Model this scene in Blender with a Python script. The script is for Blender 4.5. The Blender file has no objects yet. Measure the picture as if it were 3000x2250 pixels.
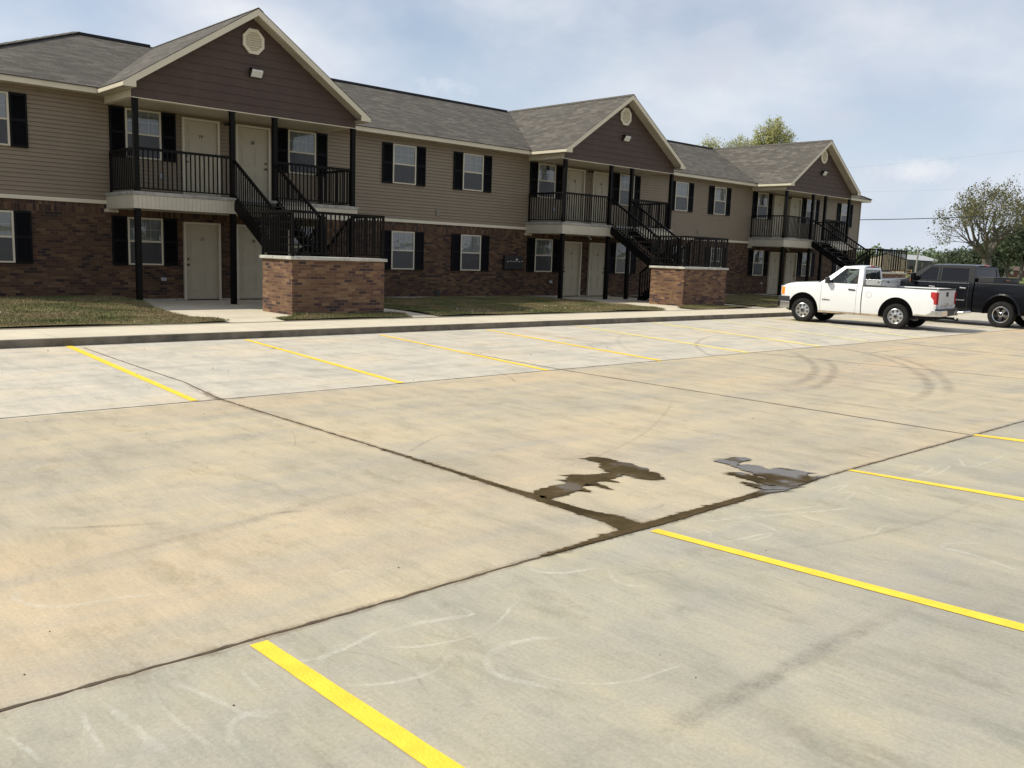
import bpy, bmesh, math, random
import numpy as np
from mathutils import Vector, Matrix

S = bpy.context.scene
COL = S.collection
R_ = math.radians

# ------------------------------------------------------------------ camera
cam = bpy.data.cameras.new('camera')
cam_o = bpy.data.objects.new('camera', cam)
COL.objects.link(cam_o)
cam.sensor_fit = 'HORIZONTAL'
cam.sensor_width = 36.0
cam.lens = 31.173
cam.clip_start = 0.1
cam.clip_end = 6000
r = Vector((0.73386413, -0.67841976, 0.03449734)); u = Vector((0.0730507, 0.12930647, 0.98891022)); f = Vector((0.67535697, 0.72320568, -0.14445242))
m = Matrix((r, u, -f)).transposed().to_4x4()
m.translation = (0.0, -23.7796, 1.6894)
cam_o.matrix_world = m
S.camera = cam_o
CAM = Vector((0.0, -23.7796, 1.6894))

# ------------------------------------------------------------------ sky and sun
TO_SUN = Vector((-0.72, 0.60, 1.0)).normalized()
SUN_EL = math.asin(TO_SUN.z)
SUN_ROT = math.atan2(TO_SUN.x, TO_SUN.y)
S.view_settings.view_transform = 'Standard'
S.view_settings.look = 'None'
S.view_settings.exposure = 0.0
S.view_settings.gamma = 1.0
world = bpy.data.worlds.new('World')
S.world = world
world.use_nodes = True
wn = world.node_tree; wn.nodes.clear()
def N(nt, typ, **kw):
    n = nt.nodes.new(typ)
    for k, v in kw.items():
        if k in n.inputs: n.inputs[k].default_value = v
        else: setattr(n, k, v)
    return n
def L(nt, a, b): nt.links.new(a, b)
def ramp(nt, fac, stops):
    n = nt.nodes.new('ShaderNodeValToRGB')
    e = n.color_ramp.elements
    while len(e) < len(stops): e.new(0.5)
    for el, (p, c) in zip(e, stops):
        el.position = p; el.color = (*c, 1) if len(c) == 3 else c
    L(nt, fac, n.inputs[0])
    return n
def mathn(nt, op, a, b=None, clamp=False):
    n = nt.nodes.new('ShaderNodeMath'); n.operation = op; n.use_clamp = clamp
    for i, x in enumerate((a, b)):
        if x is None: continue
        if hasattr(x, 'is_output'): L(nt, x, n.inputs[i])
        else: n.inputs[i].default_value = x
    return n.outputs[0]
def mixc(nt, fac, a, b, mode='MIX'):
    n = nt.nodes.new('ShaderNodeMix'); n.data_type = 'RGBA'; n.blend_type = mode
    for idx, x in ((0, fac), (6, a), (7, b)):
        if hasattr(x, 'is_output'): L(nt, x, n.inputs[idx])
        elif idx == 0: n.inputs[0].default_value = x
        else: n.inputs[idx].default_value = (*x, 1)
    return n.outputs[2]
SKY_STRENGTH = 0.106
SUN_STRENGTH = 4.7
sky = N(wn, 'ShaderNodeTexSky', sky_type='NISHITA', sun_disc=False, sun_elevation=SUN_EL, sun_rotation=SUN_ROT, air_density=1.0, dust_density=0.5, ozone_density=2.0)
tc = N(wn, 'ShaderNodeTexCoord')
sep = N(wn, 'ShaderNodeSeparateXYZ'); L(wn, tc.outputs['Generated'], sep.inputs[0])
zz = mathn(wn, 'ADD', mathn(wn, 'MAXIMUM', sep.outputs[2], 0.0), 0.42)
comb = N(wn, 'ShaderNodeCombineXYZ')
L(wn, mathn(wn, 'DIVIDE', sep.outputs[0], zz), comb.inputs[0]); L(wn, mathn(wn, 'DIVIDE', sep.outputs[1], zz), comb.inputs[1])
comb.inputs[2].default_value = 0.35
n1 = N(wn, 'ShaderNodeTexNoise', Scale=1.7, Detail=7.0, Roughness=0.55, Distortion=0.15); L(wn, comb.outputs[0], n1.inputs['Vector'])
n2 = N(wn, 'ShaderNodeTexNoise', Scale=3.6, Detail=6.0, Roughness=0.5); L(wn, comb.outputs[0], n2.inputs['Vector'])
cov = ramp(wn, n1.outputs[0], [(0.38, (0.30,) * 3), (0.64, (0.93,) * 3)])
shade = ramp(wn, n2.outputs[0], [(0.36, (5.9, 6.35, 7.5)), (0.66, (8.6, 8.65, 9.0))])
blue = mixc(wn, 1.0, sky.outputs[0], (1.42, 1.32, 1.20), 'MULTIPLY')
hz_ = ramp(wn, sep.outputs[2], [(0.0, (0.85,) * 3), (0.22, (0.0,) * 3)])
blue = mixc(wn, hz_.outputs[0], blue, (5.9, 6.7, 8.1))
skymix = mixc(wn, cov.outputs[0], blue, shade.outputs[0])
skymix = mixc(wn, mathn(wn, 'MULTIPLY', hz_.outputs[0], 0.6), skymix, (5.9, 6.7, 8.1))
# one small white puff of cloud low over the pasture
def puff(base, px, py, wx, wy, col, k, sc):
    d = (r * ((px - 1500) / 2597.76) - u * ((py - 1125) / 2597.76) + f).normalized(); rt = Vector((d.y, -d.x, 0)).normalized(); up_ = rt.cross(d)
    def dotp(v):
        n = N(wn, 'ShaderNodeVectorMath', operation='DOT_PRODUCT'); L(wn, tc.outputs['Generated'], n.inputs[0]); n.inputs[1].default_value = v; return n.outputs['Value']
    a = mathn(wn, 'DIVIDE', dotp(rt), wx); b_ = mathn(wn, 'DIVIDE', dotp(up_), wy)
    q = mathn(wn, 'SQRT', mathn(wn, 'ADD', mathn(wn, 'MULTIPLY', a, a), mathn(wn, 'MULTIPLY', b_, b_)))
    nz_ = N(wn, 'ShaderNodeTexNoise', Scale=sc, Detail=7.0, Roughness=0.6); L(wn, tc.outputs['Generated'], nz_.inputs['Vector'])
    val = mathn(wn, 'SUBTRACT', mathn(wn, 'ADD', 1.0, mathn(wn, 'MULTIPLY', mathn(wn, 'SUBTRACT', nz_.outputs[0], 0.5), 4.2)), q)
    fwd = mathn(wn, 'GREATER_THAN', dotp(d), 0.5)
    fac = mathn(wn, 'MULTIPLY', mathn(wn, 'MULTIPLY', ramp(wn, val, [(0.0, (0,) * 3), (1.0, (1,) * 3)]).outputs[0], fwd), k)
    return mixc(wn, fac, base, col)
skymix = puff(skymix, 2690, 520, 0.055, 0.018, (6.3, 6.7, 7.7), 0.7, 14.0)
skymix = puff(skymix, 2710, 500, 0.042, 0.013, (8.6, 8.65, 8.9), 0.62, 24.0)
skymix = puff(skymix, 2100, 190, 0.07, 0.030, (6.2, 6.5, 7.4), 0.55, 11.0)
skymix = puff(skymix, 2450, 350, 0.06, 0.022, (6.3, 6.6, 7.5), 0.55, 12.0)
skymix = puff(skymix, 1330, 250, 0.035, 0.015, (8.5, 8.55, 8.9), 0.45, 24.0)
bg = N(wn, 'ShaderNodeBackground', Strength=SKY_STRENGTH); L(wn, skymix, bg.inputs[0])
wo = N(wn, 'ShaderNodeOutputWorld'); L(wn, bg.outputs[0], wo.inputs[0])
sl = bpy.data.lights.new('sun', 'SUN'); sl.energy = SUN_STRENGTH; sl.angle = R_(0.5); sl.color = (1.0, 0.955, 0.83)
so = bpy.data.objects.new('sun', sl); COL.objects.link(so)
so.rotation_euler = TO_SUN.to_track_quat('Z', 'Y').to_euler(); so.location = (0, 0, 40)

random.seed(7); RNG = np.random.default_rng(7)

# ------------------------------------------------------------------ mesh helpers
class MB:
    def __init__(s): s.v = []; s.f = []; s.m = []; s.uv = {}; s.a = {}
    def add(s, pts, faces, mi=0):
        o = len(s.v); s.v += [tuple(p) for p in pts]
        for q in faces: s.f.append(tuple(o + i for i in q)); s.m.append(mi)
        return o
    def quad(s, a, b, c, d, mi=0): s.add((a, b, c, d), ((0, 1, 2, 3),), mi)
    def poly(s, pts, mi=0, uv=None):
        s.add(pts, (tuple(range(len(pts))),), mi)
        if uv: s.uv[len(s.f) - 1] = uv
    def box(s, x0, x1, y0, y1, z0, z1, mi=0):
        p = [(x, y, z) for z in (z0, z1) for y in (y0, y1) for x in (x0, x1)]
        s.add(p, ((0, 2, 3, 1), (4, 5, 7, 6), (0, 1, 5, 4), (2, 6, 7, 3), (0, 4, 6, 2), (1, 3, 7, 5)), mi)
    def bar(s, p, q, w, h, mi=0, up=(0, 0, 1)):
        p = Vector(p); q = Vector(q); d = (q - p).normalized(); up = Vector(up)
        sd = d.cross(up)
        if sd.length < 1e-4: sd = d.cross(Vector((0, 1, 0)))
        sd.normalize(); tp = sd.cross(d)
        pts = []
        for c in (p, q):
            for a, b in ((-1, -1), (1, -1), (1, 1), (-1, 1)): pts.append(c + sd * (a * w / 2) + tp * (b * h / 2))
        s.add(pts, ((3, 2, 1, 0), (4, 5, 6, 7), (0, 1, 5, 4), (1, 2, 6, 5), (2, 3, 7, 6), (3, 0, 4, 7)), mi)
    def tube(s, pts, rads, n=8, mi=0, cap=True):
        pts = [Vector(p) for p in pts]; rings = []
        ref = Vector((0.31, 0.57, 0.76))
        for i, p in enumerate(pts):
            d = (pts[min(i + 1, len(pts) - 1)] - pts[max(i - 1, 0)]).normalized()
            a = d.cross(ref)
            if a.length < 0.1: a = d.cross(Vector((1, 0, 0)))
            a.normalize(); b = d.cross(a)
            rr = rads[i] if hasattr(rads, '__len__') else rads
            rings.append([p + a * (rr * math.cos(2 * math.pi * k / n)) + b * (rr * math.sin(2 * math.pi * k / n)) for k in range(n)])
        o = len(s.v)
        for ring in rings: s.v += [tuple(q) for q in ring]
        for i in range(len(rings) - 1):
            for k in range(n):
                s.f.append((o + i * n + k, o + i * n + (k + 1) % n, o + (i + 1) * n + (k + 1) % n, o + (i + 1) * n + k)); s.m.append(mi)
        if cap:
            s.f.append(tuple(o + k for k in range(n))[::-1]); s.m.append(mi)
            s.f.append(tuple(o + (len(rings) - 1) * n + k for k in range(n))); s.m.append(mi)
    def lathe_x(s, prof, c, n=28, mi=0, flip=1):
        # prof: (radius, axial) pairs round the x axis at centre c
        o = len(s.v)
        for (rr, ax) in prof:
            for k in range(n):
                t = 2 * math.pi * k / n
                s.v.append((c[0] + flip * ax, c[1] + rr * math.cos(t), c[2] + rr * math.sin(t)))
        for i in range(len(prof) - 1):
            for k in range(n):
                s.f.append((o + i * n + k, o + i * n + (k + 1) % n, o + (i + 1) * n + (k + 1) % n, o + (i + 1) * n + k)); s.m.append(mi)
    def prism(s, pts2, z0, z1, mi=0):
        n = len(pts2)
        s.add([(x, y, z0) for x, y in pts2] + [(x, y, z1) for x, y in pts2], [tuple(range(n))[::-1], tuple(range(n, 2 * n))] + [(i, (i + 1) % n, n + (i + 1) % n, n + i) for i in range(n)], mi)
    def build(s, name, mats, parent=None, org=(0, 0, 0), smooth=False, bevel=0, fixn=False, seg=2):
        me = bpy.data.meshes.new(name)
        ox, oy, oz = org
        me.from_pydata([(x - ox, y - oy, z - oz) for x, y, z in s.v], [], s.f)
        if not isinstance(mats, (list, tuple)): mats = [mats]
        for mm in mats: me.materials.append(mm)
        me.polygons.foreach_set('material_index', s.m)
        if s.uv:
            ul = me.uv_layers.new(name='UVMap')
            for fi, uvs in s.uv.items():
                p = me.polygons[fi]
                for k, li in enumerate(p.loop_indices): ul.data[li].uv = uvs[k]
        for an, vals in s.a.items():
            at = me.attributes.new(an, 'FLOAT', 'POINT'); at.data.foreach_set('value', vals)
        if fixn:
            bm = bmesh.new(); bm.from_mesh(me)
            bmesh.ops.remove_doubles(bm, verts=bm.verts, dist=1e-4)
            bmesh.ops.recalc_face_normals(bm, faces=bm.faces); bm.to_mesh(me); bm.free()
        if smooth:
            me.polygons.foreach_set('use_smooth', [True] * len(me.polygons))
        me.update()
        o = bpy.data.objects.new(name, me); COL.objects.link(o)
        if parent: o.parent = parent
        if bevel:
            b = o.modifiers.new('bevel', 'BEVEL'); b.width = bevel; b.segments = seg; b.limit_method = 'ANGLE'; b.angle_limit = R_(35)
        return o
def raw(name, verts, faces, mats, parent=None, mi=None, attr=None):
    """fast mesh from numpy arrays (all faces the same size)"""
    me = bpy.data.meshes.new(name); k = faces.shape[1]
    me.vertices.add(len(verts)); me.vertices.foreach_set('co', verts.astype(np.float32).ravel())
    me.loops.add(faces.size); me.loops.foreach_set('vertex_index', faces.astype(np.int32).ravel())
    me.polygons.add(len(faces)); me.polygons.foreach_set('loop_start', np.arange(0, faces.size, k, dtype=np.int32))
    if not isinstance(mats, (list, tuple)): mats = [mats]
    for mm in mats: me.materials.append(mm)
    if mi is not None: me.polygons.foreach_set('material_index', mi.astype(np.int32))
    if attr:
        for an, vals in attr.items():
            at = me.attributes.new(an, 'FLOAT', 'POINT'); at.data.foreach_set('value', vals.astype(np.float32))
    me.update(calc_edges=True); me.validate()
    o = bpy.data.objects.new(name, me); COL.objects.link(o)
    if parent: o.parent = parent
    return o
def empty(name, loc=(0, 0, 0), rz=0.0, sc=1.0):
    o = bpy.data.objects.new(name, None); COL.objects.link(o)
    o.location = loc; o.rotation_euler = (0, 0, rz); o.scale = (sc,) * 3; o.empty_display_size = 0.3
    return o
def tag(o, label=None, cat=None, group=None, kind=None):
    for k, v in (('label', label), ('category', cat), ('group', group), ('kind', kind)):
        if v: o[k] = v
    return o
def kids(o): return [c for c in bpy.data.objects if c.parent == o]
def copy_tree(o, parent=None):
    c = o.copy(); COL.objects.link(c)
    c.parent = parent
    for ch in kids(o): copy_tree(ch, c)
    return c

# ------------------------------------------------------------------ materials
def mat(name, col, rough=0.6, metal=0.0, spec=0.5, var=None, bump=None, coat=0.0):
    """plain surface with noise in its colour (var = scale, amount) and relief (bump = scale, strength)"""
    M = bpy.data.materials.new(name); M.use_nodes = True
    nt = M.node_tree; b = nt.nodes['Principled BSDF']
    b.inputs['Base Color'].default_value = (*col, 1); b.inputs['Roughness'].default_value = rough
    b.inputs['Metallic'].default_value = metal; b.inputs['Specular IOR Level'].default_value = spec
    b.inputs['Coat Weight'].default_value = coat; b.inputs['Coat Roughness'].default_value = 0.05
    t = N(nt, 'ShaderNodeTexCoord')
    if var:
        n = N(nt, 'ShaderNodeTexNoise', Scale=var[0], Detail=5.0, Roughness=0.6); L(nt, t.outputs['Object'], n.inputs['Vector'])
        lo = tuple(c * (1 - var[1]) for c in col); hi = tuple(min(1, c * (1 + var[1])) for c in col)
        rp = ramp(nt, n.outputs[0], [(0.3, lo), (0.7, hi)]); L(nt, rp.outputs[0], b.inputs['Base Color'])
    if bump:
        n = N(nt, 'ShaderNodeTexNoise', Scale=bump[0], Detail=4.0); L(nt, t.outputs['Object'], n.inputs['Vector'])
        bp = N(nt, 'ShaderNodeBump', Strength=bump[1], Distance=0.02); L(nt, n.outputs[0], bp.inputs['Height']); L(nt, bp.outputs[0], b.inputs['Normal'])
    return M
def wall_uv(nt, swap=False):
    t = N(nt, 'ShaderNodeTexCoord'); s = N(nt, 'ShaderNodeSeparateXYZ'); L(nt, t.outputs['Object'], s.inputs[0])
    h = mathn(nt, 'ADD', s.outputs[0], s.outputs[1]); c = N(nt, 'ShaderNodeCombineXYZ')
    L(nt, h, c.inputs[1 if swap else 0]); L(nt, s.outputs[2], c.inputs[0 if swap else 1])
    return c.outputs[0], t
def brick_mat(name, swap=False, lift=1.0, red=0.0):
    M = bpy.data.materials.new(name); M.use_nodes = True
    nt = M.node_tree; b = nt.nodes['Principled BSDF']; vec, t = wall_uv(nt, swap)
    bt = N(nt, 'ShaderNodeTexBrick', offset=0.0 if swap else 0.5, Scale=1.0)
    L(nt, vec, bt.inputs['Vector'])
    bt.inputs['Color1'].default_value = (0, 0, 0, 1); bt.inputs['Color2'].default_value = (1, 1, 1, 1); bt.inputs['Mortar'].default_value = (0.5, 0.5, 0.5, 1)
    bt.inputs['Mortar Size'].default_value = 0.0055; bt.inputs['Mortar Smooth'].default_value = 0.3; bt.inputs['Bias'].default_value = 0.0
    bt.inputs['Brick Width'].default_value = 0.26 if swap else 0.2032; bt.inputs['Row Height'].default_value = 0.068
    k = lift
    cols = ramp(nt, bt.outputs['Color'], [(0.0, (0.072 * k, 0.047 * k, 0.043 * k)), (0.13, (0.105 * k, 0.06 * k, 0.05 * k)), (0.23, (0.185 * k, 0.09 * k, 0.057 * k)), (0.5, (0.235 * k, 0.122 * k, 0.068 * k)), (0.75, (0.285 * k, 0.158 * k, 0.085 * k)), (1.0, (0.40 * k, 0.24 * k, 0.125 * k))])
    nz = N(nt, 'ShaderNodeTexNoise', Scale=26.0, Detail=4.0); L(nt, t.outputs['Object'], nz.inputs['Vector'])
    nzr = ramp(nt, nz.outputs[0], [(0.3, (0.72,) * 3), (0.7, (1.2,) * 3)])
    c1 = mixc(nt, 1.0, cols.outputs[0], nzr.outputs[0], 'MULTIPLY')
    big = N(nt, 'ShaderNodeTexNoise', Scale=0.8, Detail=3.0); L(nt, t.outputs['Object'], big.inputs['Vector'])
    br = ramp(nt, big.outputs[0], [(0.35, (0.82,) * 3), (0.65, (1.12,) * 3)])
    c2 = mixc(nt, 1.0, c1, br.outputs[0], 'MULTIPLY')
    c3 = mixc(nt, bt.outputs['Fac'], c2, (0.25 * k, 0.185 * k, 0.135 * k))
    L(nt, c3, b.inputs['Base Color']); b.inputs['Roughness'].default_value = 0.85; b.inputs['Specular IOR Level'].default_value = 0.3
    hgt = mathn(nt, 'SUBTRACT', mathn(nt, 'MULTIPLY', nz.outputs[0], 0.25), bt.outputs['Fac'])
    bp = N(nt, 'ShaderNodeBump', Strength=0.6, Distance=0.008); L(nt, hgt, bp.inputs['Height']); L(nt, bp.outputs[0], b.inputs['Normal'])
    return M
def shingle_mat():
    M = bpy.data.materials.new('asphalt_shingles'); M.use_nodes = True
    nt = M.node_tree; b = nt.nodes['Principled BSDF']
    t = N(nt, 'ShaderNodeTexCoord')
    bt = N(nt, 'ShaderNodeTexBrick', offset=0.37, offset_frequency=2, Scale=1.0); L(nt, t.outputs['UV'], bt.inputs['Vector'])
    bt.inputs['Color1'].default_value = (0, 0, 0, 1); bt.inputs['Color2'].default_value = (1, 1, 1, 1); bt.inputs['Mortar'].default_value = (0.3,) * 3 + (1,)
    bt.inputs['Mortar Size'].default_value = 0.004; bt.inputs['Brick Width'].default_value = 0.31; bt.inputs['Row Height'].default_value = 0.142
    bt2 = N(nt, 'ShaderNodeTexBrick', offset=0.61, offset_frequency=3, Scale=1.0); L(nt, t.outputs['UV'], bt2.inputs['Vector'])
    bt2.inputs['Color1'].default_value = (0, 0, 0, 1); bt2.inputs['Color2'].default_value = (1, 1, 1, 1)
    bt2.inputs['Mortar Size'].default_value = 0.0; bt2.inputs['Brick Width'].default_value = 0.83; bt2.inputs['Row Height'].default_value = 0.142
    mx = mathn(nt, 'ADD', mathn(nt, 'MULTIPLY', bt.outputs['Color'], 0.72), mathn(nt, 'MULTIPLY', bt2.outputs['Color'], 0.28))
    cols = ramp(nt, mx, [(0.0, (0.078, 0.070, 0.060)), (0.35, (0.096, 0.087, 0.075)), (0.6, (0.112, 0.101, 0.087)), (1.0, (0.155, 0.138, 0.118))])
    nz = N(nt, 'ShaderNodeTexNoise', Scale=60.0, Detail=3.0); L(nt, t.outputs['UV'], nz.inputs['Vector'])
    nzr = ramp(nt, nz.outputs[0], [(0.3, (0.75,) * 3), (0.7, (1.25,) * 3)])
    c1 = mixc(nt, 1.0, cols.outputs[0], nzr.outputs[0], 'MULTIPLY')
    c2 = mixc(nt, bt.outputs['Fac'], c1, (0.04, 0.035, 0.03)); L(nt, c2, b.inputs['Base Color'])
    b.inputs['Roughness'].default_value = 0.95; b.inputs['Specular IOR Level'].default_value = 0.15
    bp = N(nt, 'ShaderNodeBump', Strength=0.5, Distance=0.01)
    L(nt, mathn(nt, 'SUBTRACT', mathn(nt, 'MULTIPLY', bt.outputs['Color'], 0.5), bt.outputs['Fac']), bp.inputs['Height']); L(nt, bp.outputs[0], b.inputs['Normal'])
    return M
def glass_mat(name, tint=(1, 1, 1), wob=0.25, dens=0.0, body=(0.02, 0.022, 0.025), rough=0.02, ior=1.6):
    """thin window glass: clear (or partly body-tinted) with Fresnel reflection and slight waviness"""
    M = bpy.data.materials.new(name); M.use_nodes = True
    nt = M.node_tree; nt.nodes.clear()
    out = N(nt, 'ShaderNodeOutputMaterial')
    tr = N(nt, 'ShaderNodeBsdfTransparent'); tr.inputs[0].default_value = (*tint, 1)
    df = N(nt, 'ShaderNodeBsdfDiffuse'); df.inputs[0].default_value = (*body, 1)
    gl = N(nt, 'ShaderNodeBsdfGlossy', Roughness=rough); gl.inputs[0].default_value = (1, 1, 1, 1)
    t = N(nt, 'ShaderNodeTexCoord'); nz = N(nt, 'ShaderNodeTexNoise', Scale=2.2, Detail=1.5); L(nt, t.outputs['Object'], nz.inputs['Vector'])
    bp = N(nt, 'ShaderNodeBump', Strength=wob, Distance=0.03); L(nt, nz.outputs[0], bp.inputs['Height'])
    fr = N(nt, 'ShaderNodeFresnel', IOR=ior); L(nt, bp.outputs[0], fr.inputs['Normal']); L(nt, bp.outputs[0], gl.inputs['Normal'])
    m1 = N(nt, 'ShaderNodeMixShader', Fac=dens); L(nt, tr.outputs[0], m1.inputs[1]); L(nt, df.outputs[0], m1.inputs[2])
    m2 = N(nt, 'ShaderNodeMixShader'); L(nt, fr.outputs[0], m2.inputs[0]); L(nt, m1.outputs[0], m2.inputs[1]); L(nt, gl.outputs[0], m2.inputs[2])
    L(nt, m2.outputs[0], out.inputs[0])
    return M
def decal_mat(name, col, strength=0.5, scale=9.0, lo=0.3, hi=0.7, rough=0.85, stretch=None, grain=45.0):
    """thin film on the concrete: opacity falls to the ribbon's edges (attribute 'a') and breaks up with noise"""
    M = bpy.data.materials.new(name); M.use_nodes = True
    nt = M.node_tree; b = nt.nodes['Principled BSDF']; out = nt.nodes['Material Output']
    b.inputs['Base Color'].default_value = (*col, 1); b.inputs['Roughness'].default_value = rough; b.inputs['Specular IOR Level'].default_value = 0.2
    t = N(nt, 'ShaderNodeTexCoord'); src = t.outputs['Object']
    if stretch:
        mp = N(nt, 'ShaderNodeMapping'); mp.inputs['Scale'].default_value = stretch; L(nt, src, mp.inputs[0]); src = mp.outputs[0]
    nz = N(nt, 'ShaderNodeTexNoise', Scale=scale, Detail=6.0, Roughness=0.65); L(nt, src, nz.inputs['Vector'])
    rp = ramp(nt, nz.outputs[0], [(lo, (0.15,) * 3), (hi, (1,) * 3)])
    at = N(nt, 'ShaderNodeAttribute', attribute_name='a')
    gz = N(nt, 'ShaderNodeTexNoise', Scale=grain, Detail=3.0, Roughness=0.7); L(nt, t.outputs['Object'], gz.inputs['Vector'])
    gr = ramp(nt, gz.outputs[0], [(0.36, (0.35,) * 3), (0.62, (1,) * 3)])
    fac = mathn(nt, 'MULTIPLY', mathn(nt, 'MULTIPLY', mathn(nt, 'MULTIPLY', rp.outputs[0], gr.outputs[0]), at.outputs['Fac']), strength, True)
    tr = N(nt, 'ShaderNodeBsdfTransparent'); mx = N(nt, 'ShaderNodeMixShader')
    L(nt, fac, mx.inputs[0]); L(nt, tr.outputs[0], mx.inputs[1]); L(nt, b.outputs[0], mx.inputs[2]); L(nt, mx.outputs[0], out.inputs[0])
    return M
def lot_mat():
    M = bpy.data.materials.new('lot_concrete'); M.use_nodes = True
    nt = M.node_tree; b = nt.nodes['Principled BSDF']
    t = N(nt, 'ShaderNodeTexCoord'); sp = N(nt, 'ShaderNodeSeparateXYZ'); L(nt, t.outputs['Object'], sp.inputs[0])
    def noise(sc, det=5.0, stretch=None, rough=0.6, off=(0, 0, 0)):
        mp = N(nt, 'ShaderNodeMapping'); mp.inputs['Scale'].default_value = stretch or (1, 1, 1); mp.inputs['Location'].default_value = off
        L(nt, t.outputs['Object'], mp.inputs[0])
        n = N(nt, 'ShaderNodeTexNoise', Scale=sc, Detail=det, Roughness=rough); L(nt, mp.outputs[0], n.inputs['Vector']); return n.outputs[0]
    # three pours of concrete: far stalls, the drive between them, near stalls
    zA = ramp(nt, mathn(nt, 'ADD', mathn(nt, 'MULTIPLY', mathn(nt, 'ADD', sp.outputs[1], 14.6), 40.0), 0.5, True), [(0.0, (0,) * 3), (1.0, (1,) * 3)]).outputs[0]
    zC = ramp(nt, mathn(nt, 'ADD', mathn(nt, 'MULTIPLY', mathn(nt, 'ADD', sp.outputs[1], 20.40), -40.0), 0.5, True), [(0.0, (0,) * 3), (1.0, (1,) * 3)]).outputs[0]
    tan = ramp(nt, noise(0.55, 6.0, (0.6, 1.3, 1), 0.62), [(0.28, (0.345, 0.305, 0.235)), (0.45, (0.425, 0.37, 0.275)), (0.58, (0.475, 0.405, 0.285)), (0.74, (0.51, 0.41, 0.275))]).outputs[0]
    pale = ramp(nt, noise(0.8, 6.0, (0.7, 1.2, 1), 0.6, (5, 3, 0)), [(0.3, (0.445, 0.415, 0.355)), (0.5, (0.52, 0.477, 0.395)), (0.72, (0.57, 0.485, 0.36))]).outputs[0]
    grey = ramp(nt, noise(0.75, 6.0, (1.3, 0.6, 1), 0.6, (9, 1, 0)), [(0.28, (0.305, 0.29, 0.242)), (0.47, (0.372, 0.348, 0.28)), (0.56, (0.402, 0.368, 0.282)), (0.72, (0.445, 0.398, 0.288))]).outputs[0]
    c = mixc(nt, zA, tan, pale); c = mixc(nt, zC, c, grey)
    # orange clay film washed over the drive
    clay = ramp(nt, noise(0.33, 4.0, (0.5, 1.6, 1), 0.6, (2, 8, 0)), [(0.50, (0,) * 3), (0.72, (0.62,) * 3)]).outputs[0]
    clay = mathn(nt, 'MULTIPLY', clay, mathn(nt, 'SUBTRACT', 1.0, mathn(nt, 'MULTIPLY', zC, 0.8)))
    clay = mathn(nt, 'MULTIPLY', clay, mathn(nt, 'SUBTRACT', 1.0, mathn(nt, 'MULTIPLY', zA, 0.6)))
    c = mixc(nt, clay, c, (0.545, 0.405, 0.265))
    # clay thicker where the right end of the drive dries out
    cx = ramp(nt, mathn(nt, 'MULTIPLY', mathn(nt, 'SUBTRACT', sp.outputs[0], 15.0), 0.06, True), [(0, (0,) * 3), (1, (0.45,) * 3)]).outputs[0]
    c = mixc(nt, mathn(nt, 'MULTIPLY', cx, mathn(nt, 'SUBTRACT', 1.0, mathn(nt, 'MAXIMUM', zA, zC))), c, (0.56, 0.41, 0.26))
    # grey tyre scuffing in long soft streaks
    st = ramp(nt, noise(1.4, 5.0, (0.35, 1.7, 1), 0.65, (1, 4, 0)), [(0.48, (0,) * 3), (0.70, (0.55,) * 3)]).outputs[0]
    c = mixc(nt, st, c, (0.33, 0.315, 0.285))
    sm = ramp(nt, noise(1.0, 5.0, (2.6, 0.45, 1), 0.7, (11, 2, 0)), [(0.3, (0.90, 0.905, 0.90)), (0.5, (1.0, 1.0, 1.0)), (0.7, (1.07, 1.06, 1.04))]).outputs[0]
    c = mixc(nt, 1.0, c, sm, 'MULTIPLY')
    shp = ramp(nt, noise(1.9, 9.0, (1.2, 0.6, 1), 0.78, (21, 5, 0)), [(0.40, (0.90, 0.89, 0.87)), (0.445, (1.0, 1.0, 1.0)), (0.58, (1.0, 1.0, 1.0)), (0.63, (1.055, 1.05, 1.04))]).outputs[0]
    c = mixc(nt, 1.0, c, shp, 'MULTIPLY')
    # broom texture and fine grit
    brm = noise(1.0, 4.0, (42.0, 2.2, 1), 0.7)
    br = ramp(nt, brm, [(0.25, (0.93,) * 3), (0.75, (1.055,) * 3)]).outputs[0]
    c = mixc(nt, 1.0, c, br, 'MULTIPLY')
    gr = ramp(nt, noise(55.0, 5.0, None, 0.75), [(0.25, (0.82,) * 3), (0.75, (1.13,) * 3)]).outputs[0]
    c = mixc(nt, 1.0, c, gr, 'MULTIPLY')
    md = ramp(nt, noise(2.4, 7.0, (1.5, 0.7, 1), 0.72, (3, 3, 0)), [(0.28, (0.80, 0.815, 0.81)), (0.5, (1.0, 1.0, 1.0)), (0.72, (1.10, 1.07, 1.02))]).outputs[0]
    c = mixc(nt, 1.0, c, md, 'MULTIPLY')
    pit = ramp(nt, noise(13.0, 2.0, None, 0.5, (7, 7, 0)), [(0.785, (0,) * 3), (0.80, (0.5,) * 3)]).outputs[0]
    c = mixc(nt, pit, c, (0.2, 0.17, 0.13))
    L(nt, c, b.inputs['Base Color']); b.inputs['Roughness'].default_value = 0.9; b.inputs['Specular IOR Level'].default_value = 0.12
    bp = N(nt, 'ShaderNodeBump', Strength=0.25, Distance=0.004); L(nt, mathn(nt, 'ADD', brm, noise(120.0, 2.0)), bp.inputs['Height']); L(nt, bp.outputs[0], b.inputs['Normal'])
    return M
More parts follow.
